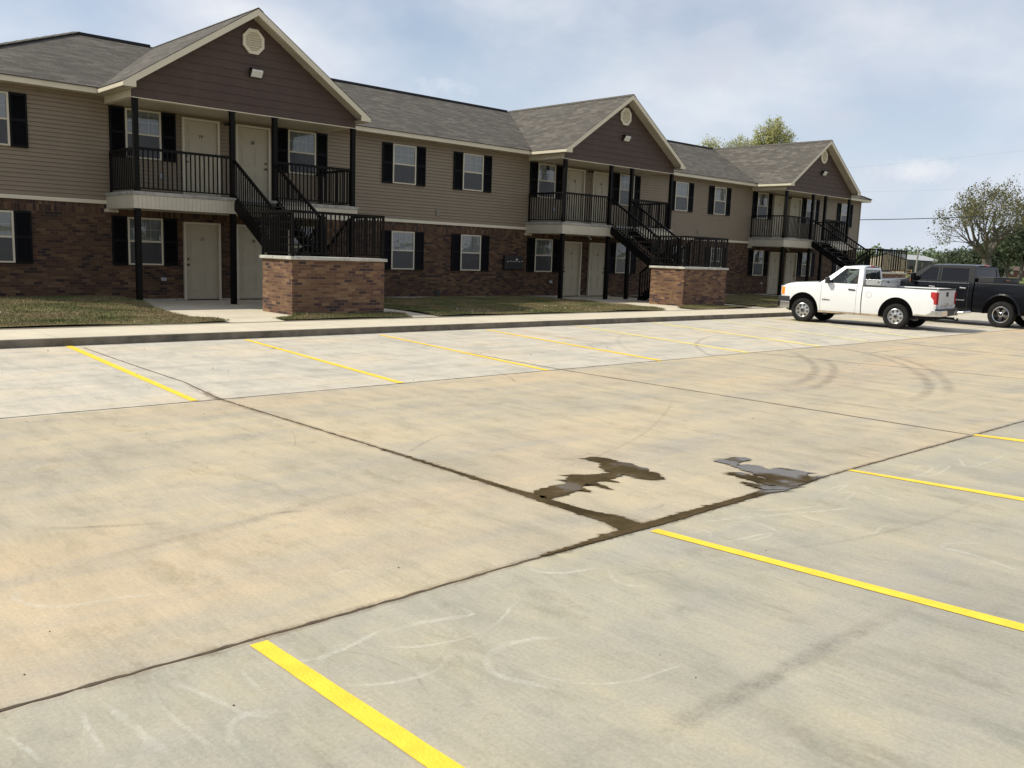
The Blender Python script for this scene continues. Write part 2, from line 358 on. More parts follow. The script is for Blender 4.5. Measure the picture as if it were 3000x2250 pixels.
def leaf_mat(name, cols):
    M = bpy.data.materials.new(name); M.use_nodes = True
    nt = M.node_tree; b = nt.nodes['Principled BSDF']
    at = N(nt, 'ShaderNodeAttribute', attribute_name='a')
    k = len(cols)
    rp = ramp(nt, at.outputs['Fac'], [(i / max(1, k - 1), c) for i, c in enumerate(cols)])
    L(nt, rp.outputs[0], b.inputs['Base Color']); b.inputs['Roughness'].default_value = 0.6; b.inputs['Specular IOR Level'].default_value = 0.25
    b.inputs['Subsurface Weight'].default_value = 0.0
    tl = N(nt, 'ShaderNodeBsdfTranslucent'); L(nt, rp.outputs[0], tl.inputs[0])
    mx = N(nt, 'ShaderNodeMixShader', Fac=0.45); L(nt, b.outputs[0], mx.inputs[1]); L(nt, tl.outputs[0], mx.inputs[2])
    L(nt, mx.outputs[0], nt.nodes['Material Output'].inputs[0])
    return M
M = {}
M['brick'] = brick_mat('brick', lift=0.35, red=1.0); M['soldier'] = brick_mat('brick_soldier', True, 0.36); M['brickbox'] = brick_mat('brick_landing', lift=0.68)  # wall brick lift lowered to paint in its shade; better lit landing stays lighter
M['shingle'] = shingle_mat()
M['cap'] = mat('ridge_cap_shingle', (0.10, 0.091, 0.078), 0.95, spec=0.15, var=(7.0, 0.25), bump=(40, 0.4))
M['vinyl'] = mat('taupe_vinyl', (0.214, 0.168, 0.114), 0.55, spec=0.35, var=(1.5, 0.07))
M['brown'] = mat('brown_lap', (0.069, 0.0445, 0.0345), 0.6, spec=0.3, var=(3.0, 0.12), bump=(40, 0.15))
M['cream'] = mat('cream_trim', (0.60, 0.54, 0.41), 0.5, var=(2.0, 0.06))
M['skirt'] = mat('cream_soffit_panel', (0.46, 0.415, 0.32), 0.5, var=(1.3, 0.10))
M['frame'] = mat('cream_window_vinyl', (0.50, 0.45, 0.34), 0.4, var=(4.0, 0.05))
M['door'] = mat('cream_door_paint', (0.39, 0.34, 0.24), 0.45, var=(2.5, 0.05))
M['black'] = mat('black_painted_steel', (0.0055, 0.005, 0.0045), 0.5, spec=0.10, var=(9.0, 0.25))
M['shutter'] = mat('black_shutter_vinyl', (0.006, 0.006, 0.007), 0.55, spec=0.10, var=(6.0, 0.15))
M['slabconc'] = mat('grey_slab_concrete', (0.30, 0.285, 0.25), 0.85, var=(5.0, 0.35), bump=(30, 0.3))
M['capconc'] = mat('pale_cap_concrete', (0.46, 0.44, 0.38), 0.85, var=(6.0, 0.3), bump=(30, 0.3))
M['walk'] = mat('walk_concrete', (0.55, 0.485, 0.365), 0.85, var=(1.6, 0.09), bump=(60, 0.2))
M['kerb'] = mat('dirty_kerb_concrete', (0.165, 0.14, 0.105), 0.9, var=(2.2, 0.5), bump=(25, 0.4))
M['joint'] = mat('joint_dirt', (0.085, 0.06, 0.035), 0.95, var=(14.0, 0.4))
M['yellow'] = mat('yellow_paint', (0.87, 0.575, 0.045), 0.6, spec=0.3, var=(7.0, 0.11), bump=(90, 0.25))
M['yellowold'] = mat('worn_yellow_paint', (0.80, 0.64, 0.17), 0.65, spec=0.3, var=(2.0, 0.14), bump=(90, 0.2))
M['glass'] = glass_mat('window_glass', tint=(0.86, 0.88, 0.88), wob=0.3, ior=1.75)
M['screen'] = glass_mat('insect_screen', wob=0.0, dens=0.72, body=(0.06, 0.06, 0.064), rough=0.25, ior=1.35)
M['blind'] = mat('white_blind', (0.40, 0.41, 0.41), 0.7, var=(7.0, 0.10))
M['darkroom'] = mat('dim_room', (0.06, 0.06, 0.06), 0.8, var=(3, 0.2))
M['brass'] = mat('dull_brass', (0.14, 0.095, 0.05), 0.4, metal=0.7, var=(20, 0.2))
M['number'] = mat('black_numeral', (0.02, 0.018, 0.015), 0.5, var=(20, 0.2))
M['grille'] = mat('white_grille', (0.6, 0.58, 0.52), 0.5, var=(8, 0.05))
M['outlet'] = mat('grey_outlet_cover', (0.30, 0.32, 0.34), 0.45, var=(9, 0.1))
M['lens'] = mat('frosted_lens', (0.62, 0.60, 0.56), 0.25, var=(14, 0.12))
M['bronze'] = mat('dark_bronze', (0.02, 0.016, 0.013), 0.5, var=(9, 0.2))

# ------------------------------------------------------------------ traced ground outlines in metres
PUDDLE_A = [(5.502,-18.843),(5.594,-18.867),(5.629,-18.953),(5.608,-19.066),(5.642,-19.186),(5.621,-19.294),(5.616,-19.396),(5.553,-19.455),(5.577,-19.54),(5.444,-19.677),(5.367,-19.654),(5.32,-19.557),(5.328,-19.465),(5.305,-19.397),(5.185,-19.43),(5.092,-19.441),(5.097,-19.557),(5.038,-19.454),(4.953,-19.425),(4.912,-19.548),(4.893,-19.665),(4.88,-19.525),(4.861,-19.439),(4.756,-19.467),(4.708,-19.613),(4.702,-19.517),(4.571,-19.538),(4.435,-19.551),(4.318,-19.548),(4.347,-19.433),(4.375,-19.369),(4.475,-19.355),(4.599,-19.338),(4.715,-19.348),(4.808,-19.322),(4.848,-19.257),(4.975,-19.173),(5.068,-19.25),(5.147,-19.286),(5.311,-19.321),(5.287,-19.27),(5.33,-19.197),(5.348,-19.126),(5.41,-19.126),(5.464,-19.041),(5.476,-18.954)]
TYRES = [[(15.77,-14.86),(14.98,-15.56),(14.02,-16.3),(12.9,-16.9),(11.76,-17.31),(11.28,-17.42)],[(15.42,-15.63),(14.56,-16.32),(13.43,-16.96),(12.12,-17.51),(11.14,-17.78)],[(17.73,-14.73),(17.39,-15.28),(16.53,-16.32),(15.42,-17.28),(14.01,-18.16),(12.67,-18.76),(11.34,-19.11)],[(17.41,-15.63),(17.09,-16.13),(16.22,-17.03),(15.12,-17.87),(13.73,-18.61),(12.4,-19.12)],[(18.42,-9.14),(17.91,-11.03),(17.87,-12.39),(16.89,-13.61),(16.09,-14.68)],[(18.78,-10.61),(18.48,-12.19),(17.59,-13.53),(16.36,-14.64)],[(19.9,-11.78),(19.63,-12.65),(18.9,-13.67),(18.08,-14.52)],[(19.5,-11.73),(18.94,-12.82),(17.72,-14.35)],[(18.38,-11.68),(17.1,-12.08),(15.9,-12.61),(15.01,-13.15),(14.0,-14.03),(13.46,-14.67),(12.9,-15.73),(12.81,-17.29),(12.98,-18.75)],[(17.56,-10.16),(15.9,-10.72),(14.96,-11.21),(13.96,-11.97),(13.02,-12.94),(12.27,-13.81)],[(17.09,-12.29),(16.34,-12.39),(15.02,-13.16),(13.91,-14.14),(13.5,-14.69)],[(8.79,-17.28),(7.91,-17.83),(6.96,-18.35),(6.17,-18.68),(5.5,-18.88),(4.9,-18.97)],[(1.4,-18.22),(1.63,-18.36),(1.89,-18.49),(2.11,-18.59)],[(2.52,-18.73),(2.7,-18.77),(2.9,-18.84)],[(1.25,-19.07),(1.62,-18.96),(2.0,-18.88),(2.19,-18.88),(2.38,-18.83),(3.07,-18.67),(3.5,-18.66)],[(2.04,-21.9),(2.3,-21.91),(2.44,-21.95)],[(2.44,-21.95),(2.71,-21.98),(3.0,-22.01),(3.39,-22.02),(3.84,-22.02),(4.15,-22.04)],[(4.57,-21.13),(5.16,-21.32),(5.56,-21.4),(6.17,-21.48),(7.06,-21.5)],[(4.5,-22.31),(4.76,-22.36),(4.99,-22.4)],[(10.36,-18.38),(10.46,-18.73),(10.54,-19.33)],[(16.55,-15.87),(18.55,-15.82),(18.95,-16.7),(19.77,-17.75)]]
SCRIB = [[(1.619,-19.668),(1.411,-19.574),(1.209,-19.535),(1.092,-19.456),(1.046,-19.356),(1.041,-19.273),(1.073,-19.189),(1.135,-19.153)],[(1.197,-20.502),(1.182,-20.593),(1.172,-20.779),(1.185,-20.968),(1.193,-21.125)],[(1.26,-20.527),(1.315,-20.667),(1.35,-20.813),(1.384,-20.951),(1.49,-21.069)],[(1.538,-21.046),(1.413,-20.959),(1.325,-20.964),(1.28,-21.031),(1.264,-21.13),(1.287,-21.28)],[(1.539,-20.593),(1.516,-20.669),(1.503,-20.836)],[(1.602,-20.586),(1.648,-20.642),(1.736,-20.693),(1.842,-20.718),(2.024,-20.695),(2.127,-20.688)],[(1.761,-20.8),(1.815,-20.736),(1.918,-20.675),(2.005,-20.658)],[(0.679,-20.539),(0.716,-20.666),(0.738,-20.852)],[(0.939,-20.495),(0.925,-20.638),(0.912,-20.785),(0.903,-20.912)],[(1.014,-20.523),(1.039,-20.731),(1.053,-20.929),(1.065,-21.046)],[(2.329,-19.938),(2.466,-19.917),(2.509,-20.03)],[(1.931,-20.707),(2.033,-20.681),(2.14,-20.654),(2.248,-20.645)],[(2.101,-20.712),(2.21,-20.686),(2.374,-20.696),(2.584,-20.763),(2.616,-20.737),(2.624,-20.638)],[(2.091,-20.726),(2.097,-20.796),(2.183,-20.875),(2.313,-20.924),(2.451,-20.945),(2.646,-20.91),(2.818,-20.817),(2.932,-20.769)],[(1.763,-20.976),(1.9,-21.069),(2.013,-21.106),(2.132,-21.108),(2.232,-21.049),(2.339,-21.01)],[(2.781,-21.24),(2.666,-21.149),(2.506,-21.111),(2.377,-21.145),(2.315,-21.216),(2.305,-21.322),(2.379,-21.491),(2.454,-21.623)],[(2.41,-21.311),(2.456,-21.462),(2.532,-21.579),(2.684,-21.673),(2.871,-21.701),(3.064,-21.735)],[(3.594,-20.763),(3.509,-20.86),(3.484,-20.965),(3.565,-21.058)],[(3.298,-20.437),(3.254,-20.536),(3.353,-20.645),(3.561,-20.705)],[(4.438,-20.818),(4.598,-20.732),(4.604,-20.65),(4.481,-20.687)],[(4.484,-20.873),(4.733,-20.916),(4.926,-20.954),(4.821,-20.982),(4.595,-20.956)],[(4.778,-20.555),(4.958,-20.617),(5.134,-20.675),(4.983,-20.706),(4.761,-20.723)],[(4.906,-20.626),(5.033,-20.789),(4.964,-21.004),(4.888,-20.99)],[(5.25,-20.588),(5.418,-20.685),(5.608,-20.772),(5.855,-20.846)],[(5.162,-20.696),(5.47,-20.824),(5.914,-20.994)],[(5.499,-20.794),(5.435,-20.944),(5.444,-21.229),(5.448,-21.364),(5.651,-21.337),(5.795,-21.375)],[(5.99,-20.639),(6.011,-20.683),(6.311,-20.633),(6.526,-20.662),(6.258,-20.715),(6.345,-20.807),(6.08,-20.873),(6.162,-20.987)],[(6.645,-20.715),(6.468,-20.894),(6.389,-21.124)],[(7.35,-20.813),(7.726,-20.712),(7.763,-20.812),(7.426,-20.866),(7.289,-20.839),(7.482,-20.94),(7.965,-20.876),(7.92,-20.807),(7.722,-20.858)],[(8.403,-20.782),(8.027,-20.995),(8.409,-21.028),(8.983,-21.008)],[(5.834,-21.905),(5.689,-21.776),(5.537,-21.763),(5.549,-21.928),(5.45,-22.25)]]
RUST = [[(13.75,-8.76),(13.73,-9.35),(13.49,-10.61),(13.34,-12.41)],[(23.53,-8.62),(23.46,-9.61),(22.97,-11.0)],[(5.01,-8.72),(5.3,-8.85)]]
YU = [[(4.356,-8.569),(4.467,-8.59),(3.996,-14.523),(3.912,-14.498)],[(7.319,-8.792),(7.404,-8.794),(6.721,-14.554),(6.623,-14.533)],[(10.13,-8.946),(10.209,-8.938),(9.375,-14.58),(9.262,-14.563)],[(13.043,-8.867),(13.142,-8.859),(12.072,-14.589),(11.94,-14.575)],[(15.984,-8.831),(16.08,-8.834),(14.768,-14.582),(14.618,-14.573)],[(19.054,-8.787),(19.178,-8.77),(17.487,-14.586),(17.319,-14.583)],[(22.023,-8.696),(22.16,-8.673),(19.838,-14.49),(19.659,-14.495)],[(25.066,-8.59),(25.211,-8.575),(22.303,-14.655),(22.093,-14.66)]]
YL = [[(1.651,-20.429),(1.732,-20.431),(1.774,-21.708),(1.681,-21.631)],[(4.323,-20.467),(4.401,-20.465),(4.639,-22.504),(4.544,-22.534)],[(7.004,-20.416),(7.065,-20.43),(7.313,-21.665),(7.202,-21.699)],[(9.657,-20.441),(9.758,-20.445),(9.887,-20.856),(9.746,-20.9)]]
JOINTS = [[(4.53,-9.0),(4.43,-11.76),(4.4,-13.18),(4.23,-14.56),(4.28,-17.52),(4.28,-19.23),(4.28,-20.38)],[(9.82,-10.85),(9.58,-14.58),(9.59,-16.22),(9.67,-20.41)],[(15.97,-14.76),(14.96,-15.81),(15.63,-19.05)],[(20.26,-14.84),(19.77,-17.75)],[(2.07,-14.54),(4.23,-14.56),(6.28,-14.57),(9.58,-14.58),(14.74,-14.6),(23.6,-14.71)],[(0.72,-20.37),(2.33,-20.39),(4.27,-20.38),(11.15,-20.46)]]
LAWN1 = [(8.09,-0.29),(8.02,-2.14),(7.78,-3.51),(7.7,-4.57),(7.58,-5.91),(7.74,-6.05),(8.06,-6.15),(7.92,-7.09),(7.86,-7.58)]
LAWN2 = [(9.27,-6.32),(9.84,-5.99),(10.1,-5.75),(12.57,-5.64),(12.7,-5.79),(12.74,-6.16),(12.14,-7.39),(9.05,-7.46)]
LAWN3 = [(13.66,-4.14),(13.2,-7.5),(21.98,-7.09),(22.65,-5.83),(22.91,-4.16),(23.2,-2.32),(22.98,-1.48)]
LAWN4 = [(23.52,-6.18),(24.97,-5.81),(26.99,-5.49),(27.12,-6.08),(26.31,-7.15),(23.28,-7.1)]
LAWN5 = [(28.38,-4.58),(27.73,-6.94),(28.55,-7.12)]
PUDDLE_C = [(6.335,-19.565),(6.492,-19.596),(6.593,-19.564),(6.679,-19.646),(6.635,-19.717),(6.537,-19.704),(6.431,-19.714),(6.338,-19.782),(6.462,-19.802),(6.481,-19.888),(6.457,-20.015),(6.574,-20.025),(6.617,-20.126),(6.631,-20.241),(6.522,-20.302),(6.525,-20.404),(6.278,-20.424),(6.088,-20.444),(5.863,-20.433),(5.756,-20.397),(5.945,-20.355),(6.064,-20.335),(6.139,-20.23),(6.212,-20.118),(6.255,-20.013),(6.259,-19.947),(6.277,-19.855),(6.314,-19.765),(6.34,-19.681)]
FINGER_A = [(6.081,-19.878),(6.163,-19.929),(6.14,-20.054),(6.122,-20.173),(6.093,-20.281),(6.075,-20.343),(5.993,-20.297),(6.006,-20.169),(6.035,-20.027)]
FINGER_B = [(5.894,-20.108),(5.924,-20.235),(5.944,-20.341),(5.942,-20.4),(5.838,-20.362),(5.846,-20.254)]

# ------------------------------------------------------------------ pavement
def ribbon(mb, pts, w, z, jit=0.0, step=0.12, soft=True, taper=True, line=False):
    """soft-edged strip along a polyline; attribute a = 1 in the middle, 0 at the edges and the ends"""
    P = [Vector((p[0], p[1])) for p in pts]
    # Catmull-Rom resample
    Q = []
    for i in range(len(P) - 1):
        p0, p1, p2, p3 = P[max(i - 1, 0)], P[i], P[i + 1], P[min(i + 2, len(P) - 1)]
        n = max(2, int((p2 - p1).length / step))
        for k in range(n):
            t = k / n
            Q.append(p1.lerp(p2, t) if line else 0.5 * ((2 * p1) + (p2 - p0) * t + (2 * p0 - 5 * p1 + 4 * p2 - p3) * t * t + (3 * p1 - p0 - 3 * p2 + p3) * t ** 3))
    Q.append(P[-1])
    o = len(mb.v); A = mb.a.setdefault('a', [])
    offs = (-1, -0.45, 0, 0.45, 1) if soft else (-1, 0, 1)
    al = (0, 0.75, 1, 0.75, 0) if soft else (1, 1, 1)
    n = len(Q)
    for i, q in enumerate(Q):
        d = (Q[min(i + 1, n - 1)] - Q[max(i - 1, 0)]).normalized(); nn = Vector((-d.y, d.x))
        wl = w * (1 + jit * random.uniform(-1, 1)); wr = w * (1 + jit * random.uniform(-1, 1))
        e = min(1.0, i / (0.12 * n + 1), (n - 1 - i) / (0.12 * n + 1)) if taper else 1.0
        for of, a in zip(offs, al):
            ww = wl if of < 0 else wr
            mb.v.append((q.x + nn.x * of * ww / 2, q.y + nn.y * of * ww / 2, z)); A.append(a * e)
    c = len(offs)
    for i in range(n - 1):
        for k in range(c - 1):
            mb.f.append((o + i * c + k, o + (i + 1) * c + k, o + (i + 1) * c + k + 1, o + i * c + k + 1)); mb.m.append(0)
XP = 14.6477
KY = -8.6315       # kerb face
WB = -6.985        # back of the pavement
g = MB(); g.quad((-3000, -3000, -0.06), (3000, -3000, -0.06), (3000, 3000, -0.06), (-3000, 3000, -0.06))
M['field'] = mat('field_grass', (0.125, 0.15, 0.048), 0.95, spec=0.1, var=(0.06, 0.3))
tag(g.build('field', M['field']), 'green pasture beyond the parking lot', kind='structure')
g = MB(); g.quad((-45, -70, 0), (52, -70, 0), (52, KY, 0), (-45, KY, 0))
lot = g.build('parking_lot', lot_mat()); tag(lot, kind='structure')
# joints between the pours
for pts, w, jt in ((JOINTS[4], 0.024, 0.6), (JOINTS[5], 0.017, 0.75), (JOINTS[0][3:], 0.024, 0.7), (JOINTS[0][:4], 0.02, 0.4), (JOINTS[1][1:], 0.024, 0.4), (JOINTS[1][:2], 0.022, 0.4), ([(14.8, -14.6), (14.96, -15.81), (15.63, -19.05), (15.72, -20.44)], 0.02, 0.4), (JOINTS[3], 0.022, 0.4)):
    if pts in (JOINTS[4], JOINTS[5]): pts = [(-30, pts[0][1])] + list(pts) + [(50, pts[-1][1])]
    j = MB(); ribbon(j, pts, w, 0.0025, jt, 0.05 if len(pts) < 8 else 0.08, soft=False, taper=False, line=True); j.a = {}
    j.build('joint', M['joint'], lot)
j = MB(); ribbon(j, [(4.32, -13.9), (4.24, -14.3), (4.24, -14.62)], 0.15, 0.0010, 0.5, 0.04); ribbon(j, [(4.1, -14.56), (4.24, -14.56), (4.5, -14.57)], 0.12, 0.0011, 0.5, 0.04)
ribbon(j, JOINTS[0][2:], 0.13, 0.0008, 0.3); ribbon(j, [(0.5, -20.38), (2.33, -20.39), (4.27, -20.38), (11.15, -20.46)], 0.09, 0.0008, 0.3)
ribbon(j, JOINTS[1][1:], 0.07, 0.0008, 0.3); ribbon(j, [(9.3, -14.6), (9.58, -14.58), (9.9, -14.6)], 0.2, 0.0009, 0.4, 0.05)
j.build('joint_stain', decal_mat('joint_stain', (0.19, 0.125, 0.07), 0.55, 6.0, 0.35, 0.65), lot)
t = MB()
for i, pts in enumerate(TYRES):
    if i < 4 or 5 < i < 8 or 10 < i < 14 and i != 11 or i > 18: ribbon(t, pts, (0.20 if i < 4 else 0.13 if i < 12 else 0.07 if i < 14 else 0.16), 0.0012 + 0.00005 * i)
t2_ = MB()
for i in (4, 5, 8, 9, 10, 11, 14, 15, 16, 17, 18): ribbon(t2_, TYRES[i], 0.12 if i not in (11, 17) else 0.05, 0.0013 + 0.00005 * i)
ribbon(t2_, [(2.2, -22.0), (3.0, -22.01), (3.9, -22.03), (4.5, -22.05)], 0.13, 0.00125)
t2_.build('tyre_mark', decal_mat('faint_tyre_rubber', (0.21, 0.195, 0.17), 0.20, 9.0, 0.35, 0.62), lot)
t.build('tyre_mark', decal_mat('tyre_rubber', (0.17, 0.155, 0.14), 0.36, 5.0, 0.35, 0.62, stretch=(1, 1, 1)), lot)
s_ = MB()
for i, pts in enumerate(SCRIB): ribbon(s_, pts, (0.05, 0.028, 0.036)[i % 3], 0.0014 + 0.00004 * i, 0.25, 0.04)
s_.build('curing_streak', decal_mat('curing_compound', (0.86, 0.84, 0.74), 0.38, 5.0, 0.34, 0.62), lot)
s_ = MB()
for pts in RUST: ribbon(s_, pts, 0.30, 0.0011, 0.3)
s_.build('clay_stain', decal_mat('clay_stain', (0.50, 0.25, 0.10), 0.42, 3.0, 0.35, 0.7), lot)
s_ = MB(); ribbon(s_, [(7.02, -10.3), (7.16, -10.32), (7.3, -10.3)], 0.22, 0.0010, 0.4, 0.05)
s_.build('oil_spot', decal_mat('oil_spot', (0.20, 0.16, 0.09), 0.8, 4.0, 0.3, 0.5), lot)
rs0 = random.Random(31)
for nm, colr, st_, cnt in (('scrape', (0.85, 0.82, 0.74), 0.20, 55), ('scuff', (0.17, 0.15, 0.125), 0.30, 60)):
    s_ = MB()
    for k in range(cnt):
        x, y = rs0.uniform(0.8, 15), rs0.uniform(-21.8, -10); sc_ = 0.35 + 0.10 * (y + 22); a = rs0.choice((0.0, 1.571, 0.35, 1.2, -0.4)) + rs0.gauss(0, 0.22); ln = rs0.uniform(0.3, 1.5) * sc_; cv = rs0.gauss(0, 0.5)
        pts = [(x + ln * (t_ - 0.5) * math.cos(a + cv * t_), y + ln * (t_ - 0.5) * math.sin(a + cv * t_)) for t_ in (0, 0.35, 0.7, 1.0)]
        ribbon(s_, pts, rs0.choice((0.012, 0.016, 0.022, 0.05)) * (0.7 + 0.06 * (y + 22)), 0.0016 + 0.00001 * k, 0.4, 0.05)
    s_.build(nm, decal_mat(nm, colr, st_, 9.0, 0.4, 0.6), lot)
M['yellowfaint'] = mat('faded_yellow_paint', (0.66, 0.58, 0.28), 0.7, spec=0.2, var=(1.5, 0.2), bump=(90, 0.2))
def stripe(q, mt):
    # a long painted bar with slightly uneven edges
    mb = MB(); a, b, c, d = [Vector(p) for p in q]; n = 26
    for k in range(n + 1):
        t = k / n; e = a.lerp(d, t); h = b.lerp(c, t); w = (h - e) * random.uniform(-0.02, 0.02)
        mb.v += [(e.x - w.x, e.y - w.y, 0.004), (h.x + w.x, h.y + w.y, 0.004)]
    for k in range(n): mb.f.append((2 * k, 2 * k + 1, 2 * k + 3, 2 * k + 2)); mb.m.append(0)
    mb.build('painted_stripe', mt, lot)
for i, q in enumerate(YU): stripe(q, M['yellow'] if i < 4 else M['yellowold'] if i < 6 else M['yellowfaint'])
for k in range(1, 5):
    x0 = YU[-1][0][0] + 2.95 * k; stripe([(x0, -8.62), (x0 + 0.1, -8.62), (x0 - 2.6, -14.6), (x0 - 2.7, -14.6)], M['yellowfaint'])
for q in YL:
    a, b, c, d = [Vector(p) for p in q]
    stripe([a, b, b + (c - b) * 2.2, a + (d - a) * 2.2], M['yellow'])
# small grit and clods lying about
gv = MB()
for _ in range(110):
    x, y = random.uniform(0.5, 16), random.uniform(-22, -9.2); rr = random.choice((0.002, 0.0025, 0.003, 0.004)) * (1 + (y + 22) * 0.12) * random.uniform(0.8, 1.2)
    pts = [(x + rr * math.cos(a) * random.uniform(0.6, 1.2), y + rr * math.sin(a) * random.uniform(0.6, 1.2)) for a in (0, 1.2, 2.4, 3.7, 5.0)]
    gv.prism(pts, 0.0, rr * 0.9)
tag(gv.build('loose_grit', mat('clod', (0.10, 0.08, 0.055), 0.95, var=(50, 0.4))), 'crumbs of dirt scattered over the concrete', 'grit', kind='stuff')

# ------------------------------------------------------------------ puddles
def puddle(name, outlines, jit, label):
    # outlines subdivided and frayed along the broom lines
    mb = MB()
    for n_, pts in enumerate(outlines):
        P = [Vector(p) for p in pts]; out = []
        wind = 1 if sum(a.x * b.y - b.x * a.y for a, b in zip(P, P[1:] + P[:1])) > 0 else -1
        for i in range(len(P)):
            a, b = P[i], P[(i + 1) % len(P)]; n = max(1, int((b - a).length / 0.018))
            for k in range(n):
                q = a.lerp(b, k / n); no = Vector((b.y - a.y, a.x - b.x)) * wind; d = abs(random.gauss(0, jit)) * (0.4 if len(outlines) > 1 and n_ < 2 else 1.0) * (1 if no.x * 0.73 - no.y * 0.68 > 0 else -1) * (4.0 if random.random() < 0.13 else 1.0)
                out.append((q.x + d * 0.73, q.y - d * 0.68))
        if sum(a[0] * b[1] - b[0] * a[1] for a, b in zip(out, out[1:] + out[:1])) < 0: out.reverse()
        mb.poly([(x, y, 0.0012 * n_) for x, y in out])
    o = mb.build(name, WET); o.location = (0, 0, 0.0052); tag(o, label, 'puddle', 'puddles on the drive')
    mb = MB()
    for pts in outlines: ribbon(mb, list(pts) + [pts[0]], 0.075, -0.0022, 0.5, 0.03, taper=False)
    mb.build('damp_edge', DAMP, o); return o
DAMP = decal_mat('damp_concrete', (0.15, 0.11, 0.065), 0.55, 8.0, 0.3, 0.6)
WET = bpy.data.materials.new('wet_concrete'); WET.use_nodes = True
nt = WET.node_tree; b = nt.nodes['Principled BSDF']; t = N(nt, 'ShaderNodeTexCoord')
nz = N(nt, 'ShaderNodeTexNoise', Scale=2.6, Detail=5.0); L(nt, t.outputs['Object'], nz.inputs['Vector'])
nz3 = N(nt, 'ShaderNodeTexNoise', Scale=30.0, Detail=4.0); L(nt, t.outputs['Object'], nz3.inputs['Vector'])
rp = ramp(nt, mathn(nt, 'ADD', mathn(nt, 'MULTIPLY', nz.outputs[0], 0.8), mathn(nt, 'MULTIPLY', nz3.outputs[0], 0.2)), [(0.36, (0.042, 0.030, 0.012)), (0.62, (0.10, 0.07, 0.034))]); L(nt, rp.outputs[0], b.inputs['Base Color'])
sx_ = N(nt, 'ShaderNodeSeparateXYZ'); L(nt, t.outputs['Object'], sx_.inputs[0])
pool = ramp(nt, mathn(nt, 'ADD', mathn(nt, 'SUBTRACT', nz.outputs[0], 0.10), mathn(nt, 'MULTIPLY', mathn(nt, 'MULTIPLY', mathn(nt, 'SUBTRACT', sx_.outputs[0], 5.3), 3.0, True), 0.125)), [(0.47, (0.7,) * 3), (0.56, (0.10,) * 3)]); L(nt, pool.outputs[0], b.inputs['Roughness'])
sp_ = ramp(nt, pool.outputs[0], [(0.10, (0.5,) * 3), (0.7, (0.04,) * 3)]); L(nt, sp_.outputs[0], b.inputs['Specular IOR Level'])
puddle('puddle', [PUDDLE_A], 0.017, 'brown puddle with a hooked end, left of the other one')
def wet_strip(pts):
    lf, rt = [], []
    for (x, y, a, b_), (nx, ny) in pts: lf.append((x + nx * a, y + ny * a)); rt.append((x - nx * b_, y - ny * b_))
    return lf + rt[::-1]
W1 = wet_strip([((4.28, -17.6, .006, .006), (1, 0)), ((4.28, -18.3, .010, .010), (1, 0)), ((4.28, -18.8, .022, .014), (1, 0)), ((4.28, -19.2, .028, .022), (1, 0)), ((4.28, -19.4, .055, .025), (1, 0)), ((4.28, -19.6, .045, .035), (1, 0)), ((4.28, -19.9, .06, .04), (1, 0)), ((4.28, -20.15, .13, .04), (1, 0)), ((4.28, -20.33, .12, .09), (1, 0))])
W2 = wet_strip([((3.45, -20.385, .006, .006), (0, 1)), ((3.75, -20.385, .014, .012), (0, 1)), ((4.1, -20.385, .045, .02), (0, 1)), ((4.5, -20.385, .045, .035), (0, 1)), ((5.0, -20.385, .035, .028), (0, 1)), ((5.6, -20.39, .035, .02), (0, 1)), ((6.0, -20.39, .05, .035), (0, 1)), ((6.3, -20.395, .08, .022), (0, 1)), ((6.62, -20.40, .02, .008), (0, 1))])
puddle('puddle', [W1, W2, PUDDLE_C, FINGER_A, FINGER_B], 0.018, 'long puddle spread along two crossing joints up to the yellow stripe')

# ------------------------------------------------------------------ pavement slab, kerb, walks
def slab(name, x0, x1, y0, y1, z, mt, kind='structure'):
    mb = MB(); mb.box(x0, x1, y0, y1, -0.05, z); o = mb.build(name, mt); tag(o, kind=kind); return o
sw = slab('pavement', -45, 52, KY, WB, 0.1335, M['walk'])
mb = MB(); mb.box(-45, 52, KY - 0.012, KY, -0.02, 0.122); kb = mb.build('kerb_face', M['kerb'], sw)
mb = MB()
x = -12.2
while x < 45:
    mb.box(x, x + 0.008, KY + 0.005, WB - 0.005, 0.10, 0.1345); x += 1.83
mb.build('joint', mat('shallow_joint', (0.33, 0.28, 0.21), 0.9, var=(9, 0.2)), sw)
wk = slab('walkway', -45, 52, WB, 9.2, 0.150, M['walk'])
mb = MB()
for k in range(3):
    o = k * XP
    mb.box(7.6 + o, 10.0 + o, -5.93, -5.922, 0.10, 0.1512); mb.box(7.9 + o, 12.7 + o, -1.93, -1.922, 0.10, 0.1512)
    mb.box(12.66 + o, 13.5 + o, -6.35, -6.342, 0.10, 0.1512)
mb.build('joint', bpy.data.materials['shallow_joint'], wk)

